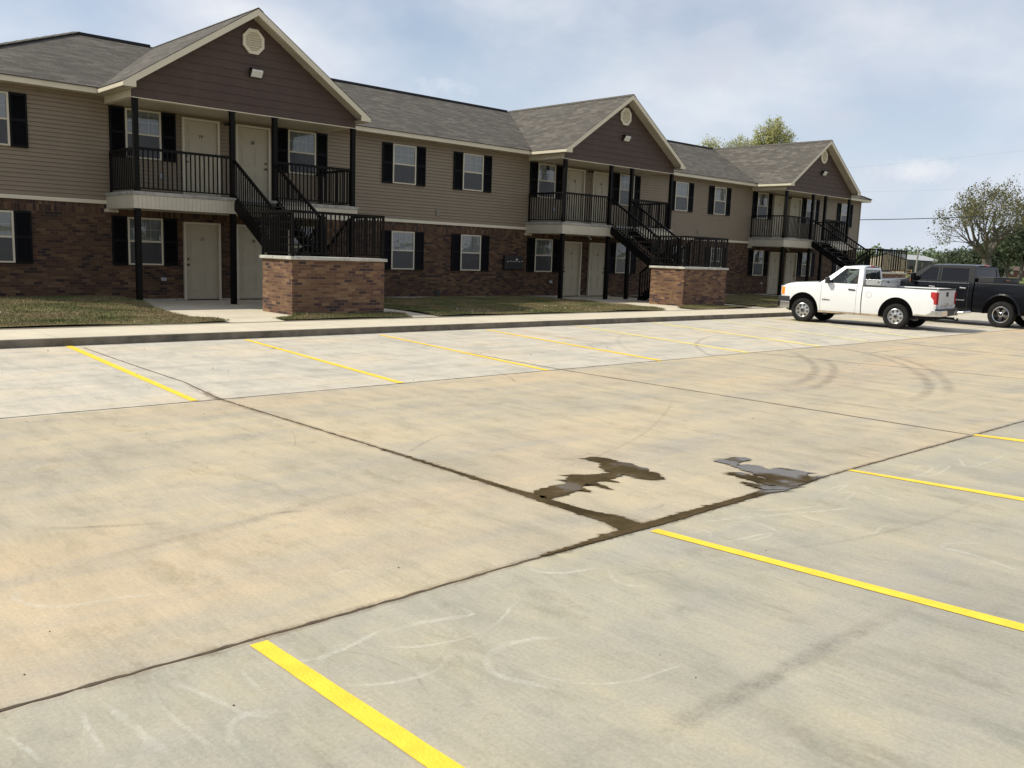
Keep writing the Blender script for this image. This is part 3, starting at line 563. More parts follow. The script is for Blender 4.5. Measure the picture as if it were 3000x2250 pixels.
# ------------------------------------------------------------------ lawns: uneven turf sheets with blades
M['turf'] = mat('turf_thatch', (0.155, 0.13, 0.062), 0.95, spec=0.1, var=(2.2, 0.45), bump=(30, 0.5))
def turf_blade_mat():
    MM = bpy.data.materials.new('grass_blade'); MM.use_nodes = True
    nt = MM.node_tree; b = nt.nodes['Principled BSDF']
    t = N(nt, 'ShaderNodeTexCoord'); nz = N(nt, 'ShaderNodeTexNoise', Scale=0.75, Detail=5.0, Roughness=0.65); L(nt, t.outputs['Object'], nz.inputs['Vector'])
    at = N(nt, 'ShaderNodeAttribute', attribute_name='a')
    fac = mathn(nt, 'ADD', mathn(nt, 'MULTIPLY', mathn(nt, 'SUBTRACT', nz.outputs[0], 0.5), 2.6), mathn(nt, 'ADD', mathn(nt, 'MULTIPLY', at.outputs['Fac'], 0.55), 0.28), True)
    rp = ramp(nt, fac, [(0.0, (0.06, 0.10, 0.022)), (0.28, (0.095, 0.12, 0.038)), (0.5, (0.16, 0.15, 0.062)), (0.72, (0.235, 0.185, 0.095)), (1.0, (0.30, 0.205, 0.115))])
    L(nt, rp.outputs[0], b.inputs['Base Color']); b.inputs['Roughness'].default_value = 0.7; b.inputs['Specular IOR Level'].default_value = 0.2
    return MM
M['blade'] = turf_blade_mat()
def inside(px, py, poly):
    c = np.zeros(len(px), bool); n = len(poly)
    for i in range(n):
        x1, y1 = poly[i]; x2, y2 = poly[(i + 1) % n]
        k = ((y1 > py) != (y2 > py)) & (px < (x2 - x1) * (py - y1) / (y2 - y1 + 1e-12) + x1); c ^= k
    return c
def lawn(poly, label, dens, rise):
    pts = np.array(poly); x0, y0 = pts.min(0); x1, y1 = pts.max(0)
    hz = lambda x, y: 0.180 + rise * np.clip((y + 5.5) / 4.0, 0, 1) + 0.012 * np.sin(2.1 * x + 1.3 * y) + 0.010 * np.sin(3.7 * y - 1.1 * x)
    # sheet
    mb = MB(); bm = bmesh.new(); vs = [bm.verts.new((a, c, 0)) for a, c in poly]; bm.faces.new(vs)
    for k in range(int((x1 - x0) / 0.5) + 1):
        bmesh.ops.bisect_plane(bm, geom=bm.verts[:] + bm.edges[:] + bm.faces[:], plane_co=(x0 + k * 0.5, 0, 0), plane_no=(1, 0, 0))
    for k in range(int((y1 - y0) / 0.5) + 1):
        bmesh.ops.bisect_plane(bm, geom=bm.verts[:] + bm.edges[:] + bm.faces[:], plane_co=(0, y0 + k * 0.5, 0), plane_no=(0, 1, 0))
    for v in bm.verts: v.co.z = float(hz(v.co.x, v.co.y))
    me = bpy.data.meshes.new('lawn'); bm.normal_update(); 
    for fc in bm.faces:
        if fc.normal.z < 0: fc.normal_flip()
    bm.to_mesh(me); bm.free(); me.materials.append(M['turf'])
    o = bpy.data.objects.new('lawn', me); COL.objects.link(o); tag(o, label, 'lawn', kind='stuff')
    n = int((x1 - x0) * (y1 - y0) * dens)
    px = RNG.uniform(x0, x1, n); py = RNG.uniform(y0, y1, n); k = inside(px + RNG.normal(0, 0.03, n), py + RNG.normal(0, 0.03, n), poly); px = px[k]; py = py[k]; n = len(px)
    th = RNG.uniform(0, 2 * np.pi, n); h = RNG.uniform(0.015, 0.05, n) * (0.75 + 0.5 * np.clip(np.sin(px * 2.3) * np.sin(py * 3.1 + px), 0, 1)); w = RNG.uniform(0.004, 0.008, n); lean = RNG.normal(0, 0.02, (n, 2))
    zb = hz(px, py); V = np.empty((n, 3, 3))
    V[:, 0] = np.stack([px - w * np.cos(th), py - w * np.sin(th), zb - 0.004], 1); V[:, 1] = np.stack([px + w * np.cos(th), py + w * np.sin(th), zb - 0.004], 1)
    V[:, 2] = np.stack([px + lean[:, 0], py + lean[:, 1], zb + h], 1)
    a = np.repeat(RNG.uniform(0, 1, n), 3)
    raw('grass_blades', V.reshape(-1, 3), np.arange(3 * n).reshape(-1, 3), M['blade'], o, attr={'a': a})
M['scrap'] = mat('pale_scrap', (0.55, 0.52, 0.45), 0.8, var=(9, 0.2))
def shift(p, d): return [(x + d, y) for x, y in p]
L1 = [(-14, -0.02), (8.1, -0.02)] + [(x, y) for x, y in LAWN1[:-2]] + [(7.92, WB + 0.02), (-14, WB + 0.02)]
L2 = [(9.27, -6.32), (9.84, -5.99), (10.1, -5.72), (12.57, -5.68), (12.7, -5.79), (12.78, -6.16), (12.45, WB + 0.02), (9.12, WB + 0.02)]
L3 = [(12.75, -0.02), (22.9, -0.02)] + [(22.98, -1.48), (23.1, -2.32), (22.91, -4.16), (22.65, -5.83), (22.1, WB + 0.02), (13.25, WB + 0.02), (13.6, -5.0), (13.66, -4.14)]
L4 = [(23.52, -6.3), (24.6, -5.75), (27.15, -5.68), (27.3, -6.2), (26.9, WB + 0.02), (23.5, WB + 0.02)]
LAWNS = [(L1, 'patchy brown and green lawn at the left end of the building', 1500, 0.10), (L2, 'small dry grass patch before the nearest brick stair landing', 2600, 0.0),
         (L3, 'lawn strip between the nearest and the middle staircase', 1500, 0.0), (L4, 'small dry grass patch before the middle brick stair landing', 1900, 0.0),
         (shift(L3, XP), 'lawn strip behind the white pickup truck', 900, 0.0), (shift(L4, XP), 'small grass patch before the farthest brick stair landing', 600, 0.0)]
for a in LAWNS: lawn(*a)
mb = MB(); rs1 = random.Random(12)
for _ in range(34):
    x, y = rs1.choice(((rs1.uniform(2, 7.5), rs1.uniform(-6.8, -3)), (rs1.uniform(13.5, 22), rs1.uniform(-6.9, -5)))); a = rs1.uniform(0, 3.14); l_ = rs1.uniform(0.02, 0.07)
    mb.bar((x, y, 0.215), (x + l_ * math.cos(a), y + l_ * math.sin(a), 0.225), rs1.uniform(0.012, 0.03), 0.006)
tag(mb.build('dry_leaves', M['scrap']), 'pale scraps of leaf and straw lying on the lawns', 'scraps', kind='stuff')
L6 = [(27.42 + XP, -0.02), (70, -0.02), (70, WB + 0.02), (28.0 + XP, WB + 0.02), (28.3 + XP, -4.2)]
lawn(L6, 'grass past the right end of the building', 150, 0.0)

# ------------------------------------------------------------------ apartment building
BX0, BX1, BD = 4.27, 48.21, 8.99       # wall ends and depth
ORG = (BX0, 0.0, 0.16)
bld = empty('apartment_building', ORG)
tag(bld, 'long two storey apartment block, brick below and taupe siding above', 'building')
ZB0, ZB1, ZE = 2.595, 2.69, 5.22       # band bottom and top, soffit
mb = MB()
mb.box(BX0, BX1, 0.0, BD, 0.20, 2.345); mb.box(BX0 - 0.006, BX1 + 0.006, -0.006, BD + 0.006, 2.345, ZB0, 1)
mb.build('brick_wall', [M['brick'], M['soldier']], bld, ORG)
mb = MB(); mb.box(BX0 - 0.01, BX1 + 0.01, -0.012, BD + 0.01, 0.0, 0.20)
mb.build('foundation', M['slabconc'], bld, ORG)
# lapped vinyl courses
mb = MB(); lap = 0.1016; z = ZB1
while z < ZE - 0.001:
    z1 = min(z + lap, ZE); o, i, gp = 0.022, 0.006, 0.009
    for (a, c, nx, ny) in (((BX0, 0), (BX1, 0), 0, -1), ((BX1, 0), (BX1, BD), 1, 0), ((BX1, BD), (BX0, BD), 0, 1), ((BX0, BD), (BX0, 0), -1, 0)):
        P_ = lambda q, d, zz: (q[0] + nx * d, q[1] + ny * d, zz)
        mb.quad(P_(a, o, z + gp), P_(c, o, z + gp), P_(c, i, z1), P_(a, i, z1))
        mb.quad(P_(a, -0.02, z + gp), P_(c, -0.02, z + gp), P_(c, o, z + gp), P_(a, o, z + gp))
        mb.quad(P_(a, i, z1), P_(c, i, z1), P_(c, -0.02, z1), P_(a, -0.02, z1))
    z = z1
mb.box(BX0 + 0.02, BX1 - 0.02, 0.02, BD - 0.02, ZB1, ZE)
mb.build('siding_wall', M['vinyl'], bld, ORG)
mb = MB(); mb.box(BX0 - 0.03, BX1 + 0.03, -0.03, BD + 0.03, ZB0, ZB1); mb.build('band_board', M['cream'], bld, ORG, bevel=0.004)
for x in (BX0, BX1): mb = MB(); mb.box(x - 0.055, x + 0.055, -0.03, 0.06, ZB1 + 0.002, ZE - 0.002); mb.build('corner_trim', M['vinyl'], bld, ORG)
# main roof (hipped) with three gabled wings
EY, EX0, EX1 = -0.42, BX0 - 0.42, BX1 + 0.42
RY, RZ, EZ = 4.495, 7.5615, 5.36
BY = 2 * RY - EY
AP0, AP1 = EX0 + (RY - EY), EX1 - (RY - EY)
def rpoly(mb, pts, hd, mi=0):
    # shingle coordinates: along the eave and up the slope
    p0 = Vector(pts[0]); nrm = (Vector(pts[1]) - p0).cross(Vector(pts[2]) - p0).normalized(); hv = Vector(hd); sv = nrm.cross(hv).normalized()
    mb.poly(pts, mi, [(Vector(p).dot(hv), Vector(p).dot(sv)) for p in pts])
mb = MB()
rpoly(mb, [(EX0, EY, EZ), (EX1, EY, EZ), (AP1, RY, RZ), (AP0, RY, RZ)], (1, 0, 0))
rpoly(mb, [(EX1, BY, EZ), (EX0, BY, EZ), (AP0, RY, RZ), (AP1, RY, RZ)], (-1, 0, 0))
rpoly(mb, [(EX0, BY, EZ), (EX0, EY, EZ), (AP0, RY, RZ)], (0, -1, 0))
rpoly(mb, [(EX1, EY, EZ), (EX1, BY, EZ), (AP1, RY, RZ)], (0, 1, 0))
XC, HW, WZ, WY = 11.03, 3.365, 5.315, -2.21
sl_ = (RZ - WZ) / HW; ms = (RZ - EZ) / (RY - EY)
vd = (RZ - EZ) / sl_
for k in range(3):
    c = XC + k * XP
    rpoly(mb, [(c - HW, WY, WZ + 0.012), (c, WY, RZ + 0.012), (c, RY, RZ + 0.012), (c - vd, EY, EZ + 0.012), (c - HW, EY - 0.1, WZ + 0.012)][::-1], (0, 1, 0))
    rpoly(mb, [(c + HW, WY, WZ + 0.012), (c + HW, EY - 0.1, WZ + 0.012), (c + vd, EY, EZ + 0.012), (c, RY, RZ + 0.012), (c, WY, RZ + 0.012)][::-1], (0, -1, 0))
roof = mb.build('roof', M['shingle'], bld, ORG)
mb = MB()
segs = [AP0] + [v for k in range(3) for v in (XC + k * XP - 0.15, XC + k * XP + 0.15)] + [AP1]
for a, c in ((AP0, XC - 0.2), (XC + 0.2, XC + XP - 0.2), (XC + XP + 0.2, XC + 2 * XP - 0.2), (XC + 2 * XP + 0.2, AP1)):
    mb.poly([(a, RY - 0.17, RZ - 0.055), (c, RY - 0.17, RZ - 0.055), (c, RY, RZ + 0.035), (a, RY, RZ + 0.035)]); mb.poly([(c, RY + 0.17, RZ - 0.055), (a, RY + 0.17, RZ - 0.055), (a, RY, RZ + 0.035), (c, RY, RZ + 0.035)])
    mb.box(a, c, RY - 0.14, RY + 0.14, RZ - 0.06, RZ + 0.02)
mb.build('ridge_vent', mat('ridge_vent', (0.018, 0.017, 0.018), 0.8, var=(20, 0.2)), roof, ORG)
for (a, c) in (((EX0, EY, EZ), (AP0, RY, RZ)), ((EX1, EY, EZ), (AP1, RY, RZ))):
    a = Vector(a); c = Vector(c); n = 30; mb = MB()
    for k in range(n):
        p, q = a.lerp(c, k / n), a.lerp(c, (k + 1.12) / n)
        mb.bar(p + Vector((0, 0, 0.012 + 0.004 * (k % 2))), q + Vector((0, 0, 0.022 + 0.004 * (k % 2))), 0.22, 0.02)
    mb.build('hip_shingle', M['cap'], roof, ORG)
for k in range(3):
    c = XC + k * XP; n = 28; mb = MB()
    for i in range(n):
        y0 = WY + (RY - WY) * i / n; y1 = WY + (RY - WY) * (i + 1.1) / n
        for sg in (-1, 1):
            mb.add([(c, y0, RZ + 0.028), (c, y1, RZ + 0.034), (c + sg * 0.14, y1, RZ + 0.034 - 0.14 * sl_), (c + sg * 0.14, y0, RZ + 0.028 - 0.14 * sl_)], ((0, 1, 2, 3),))
    mb.build('ridge_shingle', M['cap'], roof, ORG)
# fascia and soffit round the main eaves, broken at the wings
mb = MB(); runs = []; x = EX0
for k in range(3): runs.append((x, XC + k * XP - HW + 0.02)); x = XC + k * XP + HW - 0.02
runs.append((x, EX1))
for a, c in runs: mb.box(a, c, EY + 0.02, EY + 0.05, ZE, EZ - 0.012)
mb.box(EX0 + 0.0, EX1, BY - 0.05, BY - 0.02, ZE, EZ - 0.012); mb.box(EX0 + 0.02, EX0 + 0.05, EY + 0.05, BY - 0.05, ZE, EZ - 0.012); mb.box(EX1 - 0.05, EX1 - 0.02, EY + 0.05, BY - 0.05, ZE, EZ - 0.012)
mb.build('fascia', M['cream'], roof, ORG)
mb = MB(); mb.box(EX0 + 0.05, EX1 - 0.05, EY + 0.05, BY - 0.05, ZE + 0.003, ZE + 0.02)
mb.build('soffit', M['skirt'], roof, ORG)
for a, c in runs:   # drip line of shingles at the eave
    mb = MB(); mb.box(a, c, EY - 0.012, EY + 0.03, EZ - 0.014, EZ + 0.004); mb.build('drip_edge', M['bronze'], roof, ORG)

# ------------------------------------------------------------------ gabled porch (built once, copied to the three bays)
G0, G1, GY, GZ, GP = 7.975, 14.13, -1.84, 5.05, 7.40
def halfw(z): return min((G1 - G0) / 2, (GP - z) / sl_)
gc = (G0 + G1) / 2
mb = MB(); z = GZ + 0.006; e = 0.2
mb.poly([(G0, GY + 0.012, GZ), (G1, GY + 0.012, GZ), (G1, GY + 0.012, GP - sl_ * (G1 - G0) / 2), (gc, GY + 0.012, GP), (G0, GY + 0.012, GP - sl_ * (G1 - G0) / 2)])
while z < GP - 0.02:
    z1 = min(z + e, GP); zk = GP - sl_ * (G1 - G0) / 2
    zs = [z] + ([zk] if z < zk < z1 else []) + [z1]
    for a, c in zip(zs, zs[1:]):
        oa = 0.016 * (1 - (a - z) / e) + 0.002; oc = 0.016 * (1 - (c - z) / e) + 0.002
        mb.quad((gc - halfw(a), GY + 0.012 - oa, a), (gc + halfw(a), GY + 0.012 - oa, a), (gc + halfw(c), GY + 0.012 - oc, c), (gc - halfw(c), GY + 0.012 - oc, c))
    mb.quad((gc - halfw(z), GY + 0.012, z), (gc + halfw(z), GY + 0.012, z), (gc + halfw(z), GY - 0.006, z), (gc - halfw(z), GY - 0.006, z))
    z = z1
gable = mb.build('gable_wall', M['brown'], bld, ORG)
mb = MB()     # rake boards, boxed tails, soffits, eave fascias
RB = 0.165
for sg in (-1, 1):
    e0 = (XC + sg * HW, RZ - sl_ * HW); 
    fr = [(XC, RZ - 0.004), (XC + sg * HW, WZ - 0.004), (XC + sg * HW, WZ - 0.10), (XC + sg * (HW - 0.30), WZ - 0.10), (XC + sg * (HW - 0.30), RZ - sl_ * (HW - 0.30) - RB), (XC, RZ - RB)]
    v = [(x, WY + 0.01, z) for x, z in fr] + [(x, WY + 0.045, z) for x, z in fr]; n = 6
    mb.add(v, [tuple(range(n)), tuple(range(n, 2 * n))[::-1]] + [(i, (i + 1) % n, n + (i + 1) % n, n + i) for i in range(n)])
    # raking soffit between board and gable wall
    mb.add([(XC, WY + 0.045, RZ - RB + 0.01), (XC + sg * (HW - 0.05), WY + 0.045, WZ - RB + sl_ * 0.05 + 0.01), (XC + sg * (HW - 0.05), GY + 0.02, WZ - RB + sl_ * 0.05 + 0.01), (XC, GY + 0.02, RZ - RB + 0.01)], ((0, 1, 2, 3),), 1)
    # eave return box along the wing
    xa, xb = XC + sg * HW, XC + sg * (HW - 0.30)
    x0, x1 = min(xa, xb), max(xa, xb)
    mb.box(x0, x1, WY + 0.046, EY + 0.03, WZ - 0.10, WZ - 0.085, 1)
    xo = xa - sg * 0.012; mb.box(min(xo, xo - sg * 0.025), max(xo, xo - sg * 0.025), WY + 0.046, EY + 0.02, WZ - 0.098, WZ - 0.002)
mb.build('rake_board', [M['cream'], M['skirt']], gable, ORG)
mb = MB()
for sg, x in ((-1, G0), (1, G1)): mb.box(min(x, x - sg * 0.14), max(x, x - sg * 0.14), GY + 0.03, -0.02, GZ + 0.004, 5.232)
mb.box(G0, G1, GY + 0.0, GY + 0.14, GZ - 0.022, GZ - 0.002)
mb.build('porch_beam', M['cream'], gable, ORG)
mb = MB(); mb.box(G0 + 0.02, G1 - 0.02, GY + 0.15, -0.02, GZ + 0.02, GZ + 0.035); mb.build('porch_ceiling', M['skirt'], gable, ORG)
mb = MB(); vc = (11.05, 6.82)
def octo(rx, rz, y): return [(vc[0] + rx * math.cos(R_(22.5 + 45 * k)) / math.cos(R_(22.5)), y, vc[1] + rz * math.sin(R_(22.5 + 45 * k)) / math.cos(R_(22.5))) for k in range(8)]
a0, a1, a2, a3 = octo(0.29, 0.305, GY - 0.006), octo(0.29, 0.305, GY - 0.05), octo(0.21, 0.225, GY - 0.05), octo(0.205, 0.22, GY - 0.015)
for A_, B_ in ((a0, a1), (a1, a2), (a2, a3)):
    for k in range(8): mb.quad(A_[k], A_[(k + 1) % 8], B_[(k + 1) % 8], B_[k])
mb.poly(a3)
for k in range(-3, 4):
    zc = vc[1] + k * 0.060; hx = 0.205 if abs(zc - vc[1]) < 0.09 else 0.205 - (abs(zc - vc[1]) - 0.09) * 0.95
    mb.bar((vc[0] - hx, GY - 0.03, zc), (vc[0] + hx, GY - 0.03, zc), 0.05, 0.02, up=(0, -0.9, 1))
mb.build('gable_vent', M['cream'], gable, ORG)
# balcony
S0, S1, SY = 7.93, 14.22, -1.9
mb = MB(); mb.box(S0, S1, SY, -0.012, 2.795, 2.878)
balc = mb.build('balcony', M['slabconc'], bld, ORG, bevel=0.006)
mb = MB()
def skirt(x0, x1, y):
    x = x0
    while x < x1 - 0.01:
        e_ = min(x + 0.102, x1); mb.box(x + 0.002, e_ - 0.002, y, y + 0.02, 2.476, 2.793); x = e_
skirt(S0 + 0.02, 10.55, SY + 0.02); skirt(11.63, S1 - 0.02, SY + 0.02)
mb.box(10.55, 11.63, SY + 0.10, SY + 0.12, 2.476, 2.793)
for x in (S0 + 0.02, S1 - 0.04): mb.box(x, x + 0.02, SY + 0.042, -0.013, 2.476, 2.793)
mb.box(S0 + 0.045, S1 - 0.045, SY + 0.125, -0.013, 2.48, 2.50)
mb.box(S0 + 0.045, S1 - 0.045, SY + 0.045, SY + 0.124, 2.478, 2.495)
mb.box(S0 - 0.04, S0 + 0.30, -0.07, -0.013, 2.40, 2.475)
mb.build('skirt', M['skirt'], balc, ORG)
PX = (8.065, 10.483, 11.667, 14.076); PY = -1.79
for x in PX:
    mb = MB(); mb.box(x - 0.058, x + 0.058, PY - 0.058, PY + 0.058, 2.88, GZ - 0.024)
    mb.box(x - 0.09, x + 0.09, PY - 0.06, PY + 0.06, GZ - 0.036, GZ - 0.024); mb.build('post', M['black'], balc, ORG)
    mb = MB(); mb.box(x - 0.062, x + 0.062, PY - 0.062, PY + 0.062, 0.15, 2.476); mb.build('post', M['black'], balc, ORG)
def rail(mb, p, q, h=0.93, sp=0.117, lift=0.075, postw=0.0, b=0.027):
    # level or sloping panel from floor point p to floor point q
    p = Vector(p); q = Vector(q); up = Vector((0, 0, 1)); ln = (Vector((q.x - p.x, q.y - p.y, 0))).length
    mb.bar(p + up * (h + lift), q + up * (h + lift), 0.055, 0.06); mb.bar(p + up * lift, q + up * lift, 0.03, 0.032)
    n = max(1, int(round(ln / sp)))
    for k in range(1, n):
        c = p.lerp(q, k / n); mb.box(c.x - b / 2, c.x + b / 2, c.y - b / 2, c.y + b / 2, c.z + lift + 0.012, c.z + lift + h - 0.02)
    if postw:
        for c in (p, q): mb.box(c.x - postw / 2, c.x + postw / 2, c.y - postw / 2, c.y + postw / 2, c.z, c.z + h + lift + 0.02)
Z2 = 2.88
for p, q in (((8.065, -0.05, Z2), (8.065, PY + 0.05, Z2)), ((8.115, PY, Z2), (10.433, PY, Z2)), ((11.717, PY, Z2), (14.026, PY, Z2)), ((14.076, -0.05, Z2), (14.076, PY + 0.05, Z2))):
    mb = MB(); rail(mb, p, q)
    if p[1] == -0.05: mb.box(p[0] - 0.025, p[0] + 0.025, -0.085, -0.035, Z2, Z2 + 1.0)
    mb.build('railing', M['black'], balc, ORG)
for k in (1, 2):
    for src in (gable, balc):
        c = copy_tree(src, bld); c.location.x += k * XP

# ------------------------------------------------------------------ windows and doors
def window(seed, bl, split=0.0):
    rng = random.Random(seed)
    mb = MB(); w, h = 0.455, 1.22
    mb.box(-w, -w + 0.05, -0.05, -0.0, 0, h); mb.box(w - 0.05, w, -0.05, 0, 0, h); mb.box(-w + 0.05, w - 0.05, -0.05, 0, h - 0.045, h); mb.box(-w + 0.05, w - 0.05, -0.05, 0, 0, 0.04)
    mb.box(-w + 0.05, w - 0.05, -0.046, 0, h / 2 - 0.022, h / 2 + 0.022)
    win = mb.build('window', M['frame'], bld, bevel=0.004)
    mb = MB(); mb.quad((-w + 0.05, -0.03, h / 2 + 0.022), (w - 0.05, -0.03, h / 2 + 0.022), (w - 0.05, -0.03, h - 0.045), (-w + 0.05, -0.03, h - 0.045))
    mb.quad((-w + 0.05, -0.028, 0.04), (w - 0.05, -0.028, 0.04), (w - 0.05, -0.028, h / 2 - 0.022), (-w + 0.05, -0.028, h / 2 - 0.022)); mb.build('glass_pane', M['glass'], win)
    mb = MB(); mb.box(-w + 0.052, w - 0.052, -0.042, -0.038, 0.042, h / 2 - 0.024); mb.build('insect_screen', M['screen'], win)
    mb = MB()
    for x in (-0.135, 0.135): mb.box(x - 0.008, x + 0.008, -0.026, -0.022, h / 2 + 0.022, h - 0.045)
    mb.box(-w + 0.05, w - 0.05, -0.0255, -0.0225, 0.75 * h - 0.008, 0.75 * h + 0.008); mb.build('grille', M['grille'], win)
    mb = MB(); z = 0.05
    while z < h - 0.05:
        for xa, xb in (((-w + 0.055, w - 0.055),) if not split else ((-w + 0.055, split - 0.09), (split + 0.09, w - 0.055))):
            mb.add([(xa, -0.012, z), (xb, -0.012, z + rng.uniform(-0.004, 0.004)), (xb, -0.017, z + 0.026), (xa, -0.017, z + 0.026)], ((0, 1, 2, 3),))
        z += 0.025
    mb.quad((-w + 0.051, -0.006, 0.04), (w - 0.051, -0.006, 0.04), (w - 0.051, -0.006, h - 0.045), (-w + 0.051, -0.006, h - 0.045), 1); mb.build('blind', [bl, M['darkroom']], win)
    for sg in (-1, 1):
        mb = MB(); x0, x1 = sorted((sg * 0.463, sg * 0.84)); z0, z1 = -0.012, h + 0.012
        mb.box(x0, x0 + 0.045, -0.05, -0.004, z0, z1); mb.box(x1 - 0.045, x1, -0.05, -0.004, z0, z1)
        for za, zb in ((z0, z0 + 0.06), (h / 2 - 0.03, h / 2 + 0.03), (z1 - 0.06, z1)): mb.box(x0 + 0.045, x1 - 0.045, -0.048, -0.004, za, zb)
        z = z0 + 0.075
        while z < z1 - 0.07:
            mb.quad((x0 + 0.045, -0.042, z), (x1 - 0.045, -0.042, z), (x1 - 0.045, -0.018, z + 0.036), (x0 + 0.045, -0.018, z + 0.036)); z += 0.036
        mb.box(x0 + 0.045, x1 - 0.045, -0.012, -0.004, z0 + 0.06, z1 - 0.06)
        mb.build('shutter', M['shutter'], win)
    return win
def text_mesh(name, fc, parent):
    fc.materials.append(M['number']); t_ = bpy.data.objects.new('tmp', fc); COL.objects.link(t_)
    dg = bpy.context.evaluated_depsgraph_get(); me = bpy.data.meshes.new_from_object(t_.evaluated_get(dg)); me.name = name
    bpy.data.objects.remove(t_); bpy.data.curves.remove(fc)
    o = bpy.data.objects.new(name, me); COL.objects.link(o); o.parent = parent; return o
wprotos = {}
M['blinddim'] = mat('grey_blind', (0.25, 0.26, 0.25), 0.7, var=(5.0, 0.25)); M['blindwarm'] = mat('ivory_blind', (0.38, 0.37, 0.34), 0.7, var=(6.0, 0.18))
WXS = [5.36] + [c + k * XP for k in range(3) for c in ((8.905, 13.465, 17.13, 20.0) if k < 2 else (8.905, 13.465, 17.13))]
for x in WXS:
    for zz_ in (3.80, 1.085):
        kind = (1 if zz_ > 3 and abs((x - 8.905) % XP) < 0.1 and x > 12 else 2 if (abs((x - 8.905) % XP) < 0.1 or abs((x - 13.465) % XP) < 0.1) else 3 if int(x * 7 + zz_ * 5) % 3 == 0 else 0)
        if kind not in wprotos: wprotos[kind] = w_ = window(kind + 1, (M['blind'], M['blind'], M['blinddim'], M['blindwarm'])[kind], 0.06 if kind == 1 else 0.0)
        else: w_ = copy_tree(wprotos[kind], bld)
        w_.location = (x - ORG[0], -0.0165 if zz_ > 3 else 0.0, zz_ - ORG[2])
def door(num, flip):
    # local origin: bottom centre on the wall; flip = handle on the right
    mb = MB(); w, h = 0.457, 2.03; px = []
    mb.box(-w, w, -0.014, 0.0, 0.02, h)
    for (x0, x1) in ((-0.34, -0.05), (0.05, 0.34)):
        for (z0, z1) in ((0.22, 0.80), (0.98, 1.56), (1.66, 1.88)):
            mb.box(x0, x1, -0.022, -0.014, z0, z1); mb.box(x0 + 0.04, x1 - 0.04, -0.030, -0.022, z0 + 0.04, z1 - 0.04)
    d = mb.build('door', M['door'], bld, bevel=0.003)
    mb = MB()
    for x0, x1 in ((-w - 0.06, -w - 0.003), (w + 0.003, w + 0.06)): mb.box(x0, x1, -0.085, 0.0, 0, h + 0.06)
    mb.box(-w - 0.003, w + 0.003, -0.085, 0, h + 0.004, h + 0.06); mb.box(-w, w, -0.045, 0, 0, 0.018, 1)
    mb.build('door_frame', [M['frame'], M['bronze']], d)
    s = 1 if flip else -1
    mb = MB(); mb.tube([(s * 0.39, -0.012, 0.95), (s * 0.39, -0.055, 0.95), (s * 0.39, -0.075, 0.95), (s * 0.39, -0.095, 0.95)], [0.032, 0.014, 0.03, 0.02], 10); mb.build('door_knob', M['brass'], d, smooth=True)
    mb = MB(); mb.tube([(s * 0.39, -0.012, 1.10), (s * 0.39, -0.052, 1.10)], [0.03, 0.024], 10); mb.build('deadbolt', M['brass'], d, smooth=True)
    fc = bpy.data.curves.new('door_number', 'FONT'); fc.body = str(num); fc.size = 0.115; fc.align_x = 'CENTER'; fc.extrude = 0.002; fc.offset = 0.0015
    fo = text_mesh('door_number', fc, d); fo.location = (0, -0.034, 1.60); fo.rotation_euler = (R_(90), 0, 0)
    return d
for k in range(3):
    n0 = 17 + 4 * k
    for (x, up, num, fl) in ((10.423, 0, n0, False), (11.924, 0, n0 + 1, True), (10.423, 1, n0 + 2, False), (11.924, 1, n0 + 3, True)):
        d = door(num, fl); d.location = (x + k * XP - ORG[0], -0.012 if up else 0.0, (2.885 if up else 0.165) - ORG[2])
# covers and vents on the walls
def cover(x, z, w, h, mt, name, y=0.0):
    mb = MB(); mb.box(x - w / 2, x + w / 2, y - 0.035, y, z - h / 2, z + h / 2); mb.build(name, mt, bld, ORG, bevel=0.008)
M['vent'] = mat('taupe_vent_hood', (0.19, 0.165, 0.135), 0.5, var=(12, 0.1))
for k in range(3):
    for xx in (9.36, 12.35) if k else (9.36,): cover(xx + k * XP, 0.72, 0.14, 0.09, M['outlet'], 'outlet_cover')
    cover(9.36 + k * XP, 3.41, 0.10, 0.12, M['outlet'], 'outlet_cover', -0.016)
    if k < 2:
        mb = MB(); x = 18.55 + k * XP; mb.box(x - 0.09, x - 0.02, -0.05, -0.016, 2.88, 3.07); mb.box(x - 0.02, x + 0.09, -0.03, -0.016, 2.87, 2.99); mb.build('vent_hood', M['vent'], bld, ORG, bevel=0.006)
        cover(x + 0.06, 0.29, 0.2, 0.19, M['bronze'], 'foundation_vent', 0.0)
    mb = MB(); x = 11.24 + k * XP; mb.tube([(x, -0.15, 2.50), (x, -0.15, 2.44)], [0.05, 0.045], 10); mb.tube([(x - 0.02, -0.2, 2.43), (x - 0.05, -0.3, 2.38)], [0.03, 0.04], 8); mb.build('floodlight', M['grille'], bld, ORG)
    mb = MB(); x = 11.2 + k * XP; mb.tube([(x, -0.02, 4.93), (x, -0.10, 4.95)], [0.035, 0.03], 8); mb.tube([(x - 0.05, -0.1, 4.97), (x - 0.13, -0.15, 4.92)], [0.03, 0.045], 8); mb.tube([(x + 0.05, -0.1, 4.97), (x + 0.13, -0.15, 4.92)], [0.03, 0.045], 8); mb.build('floodlight', M['bronze'], bld, ORG)
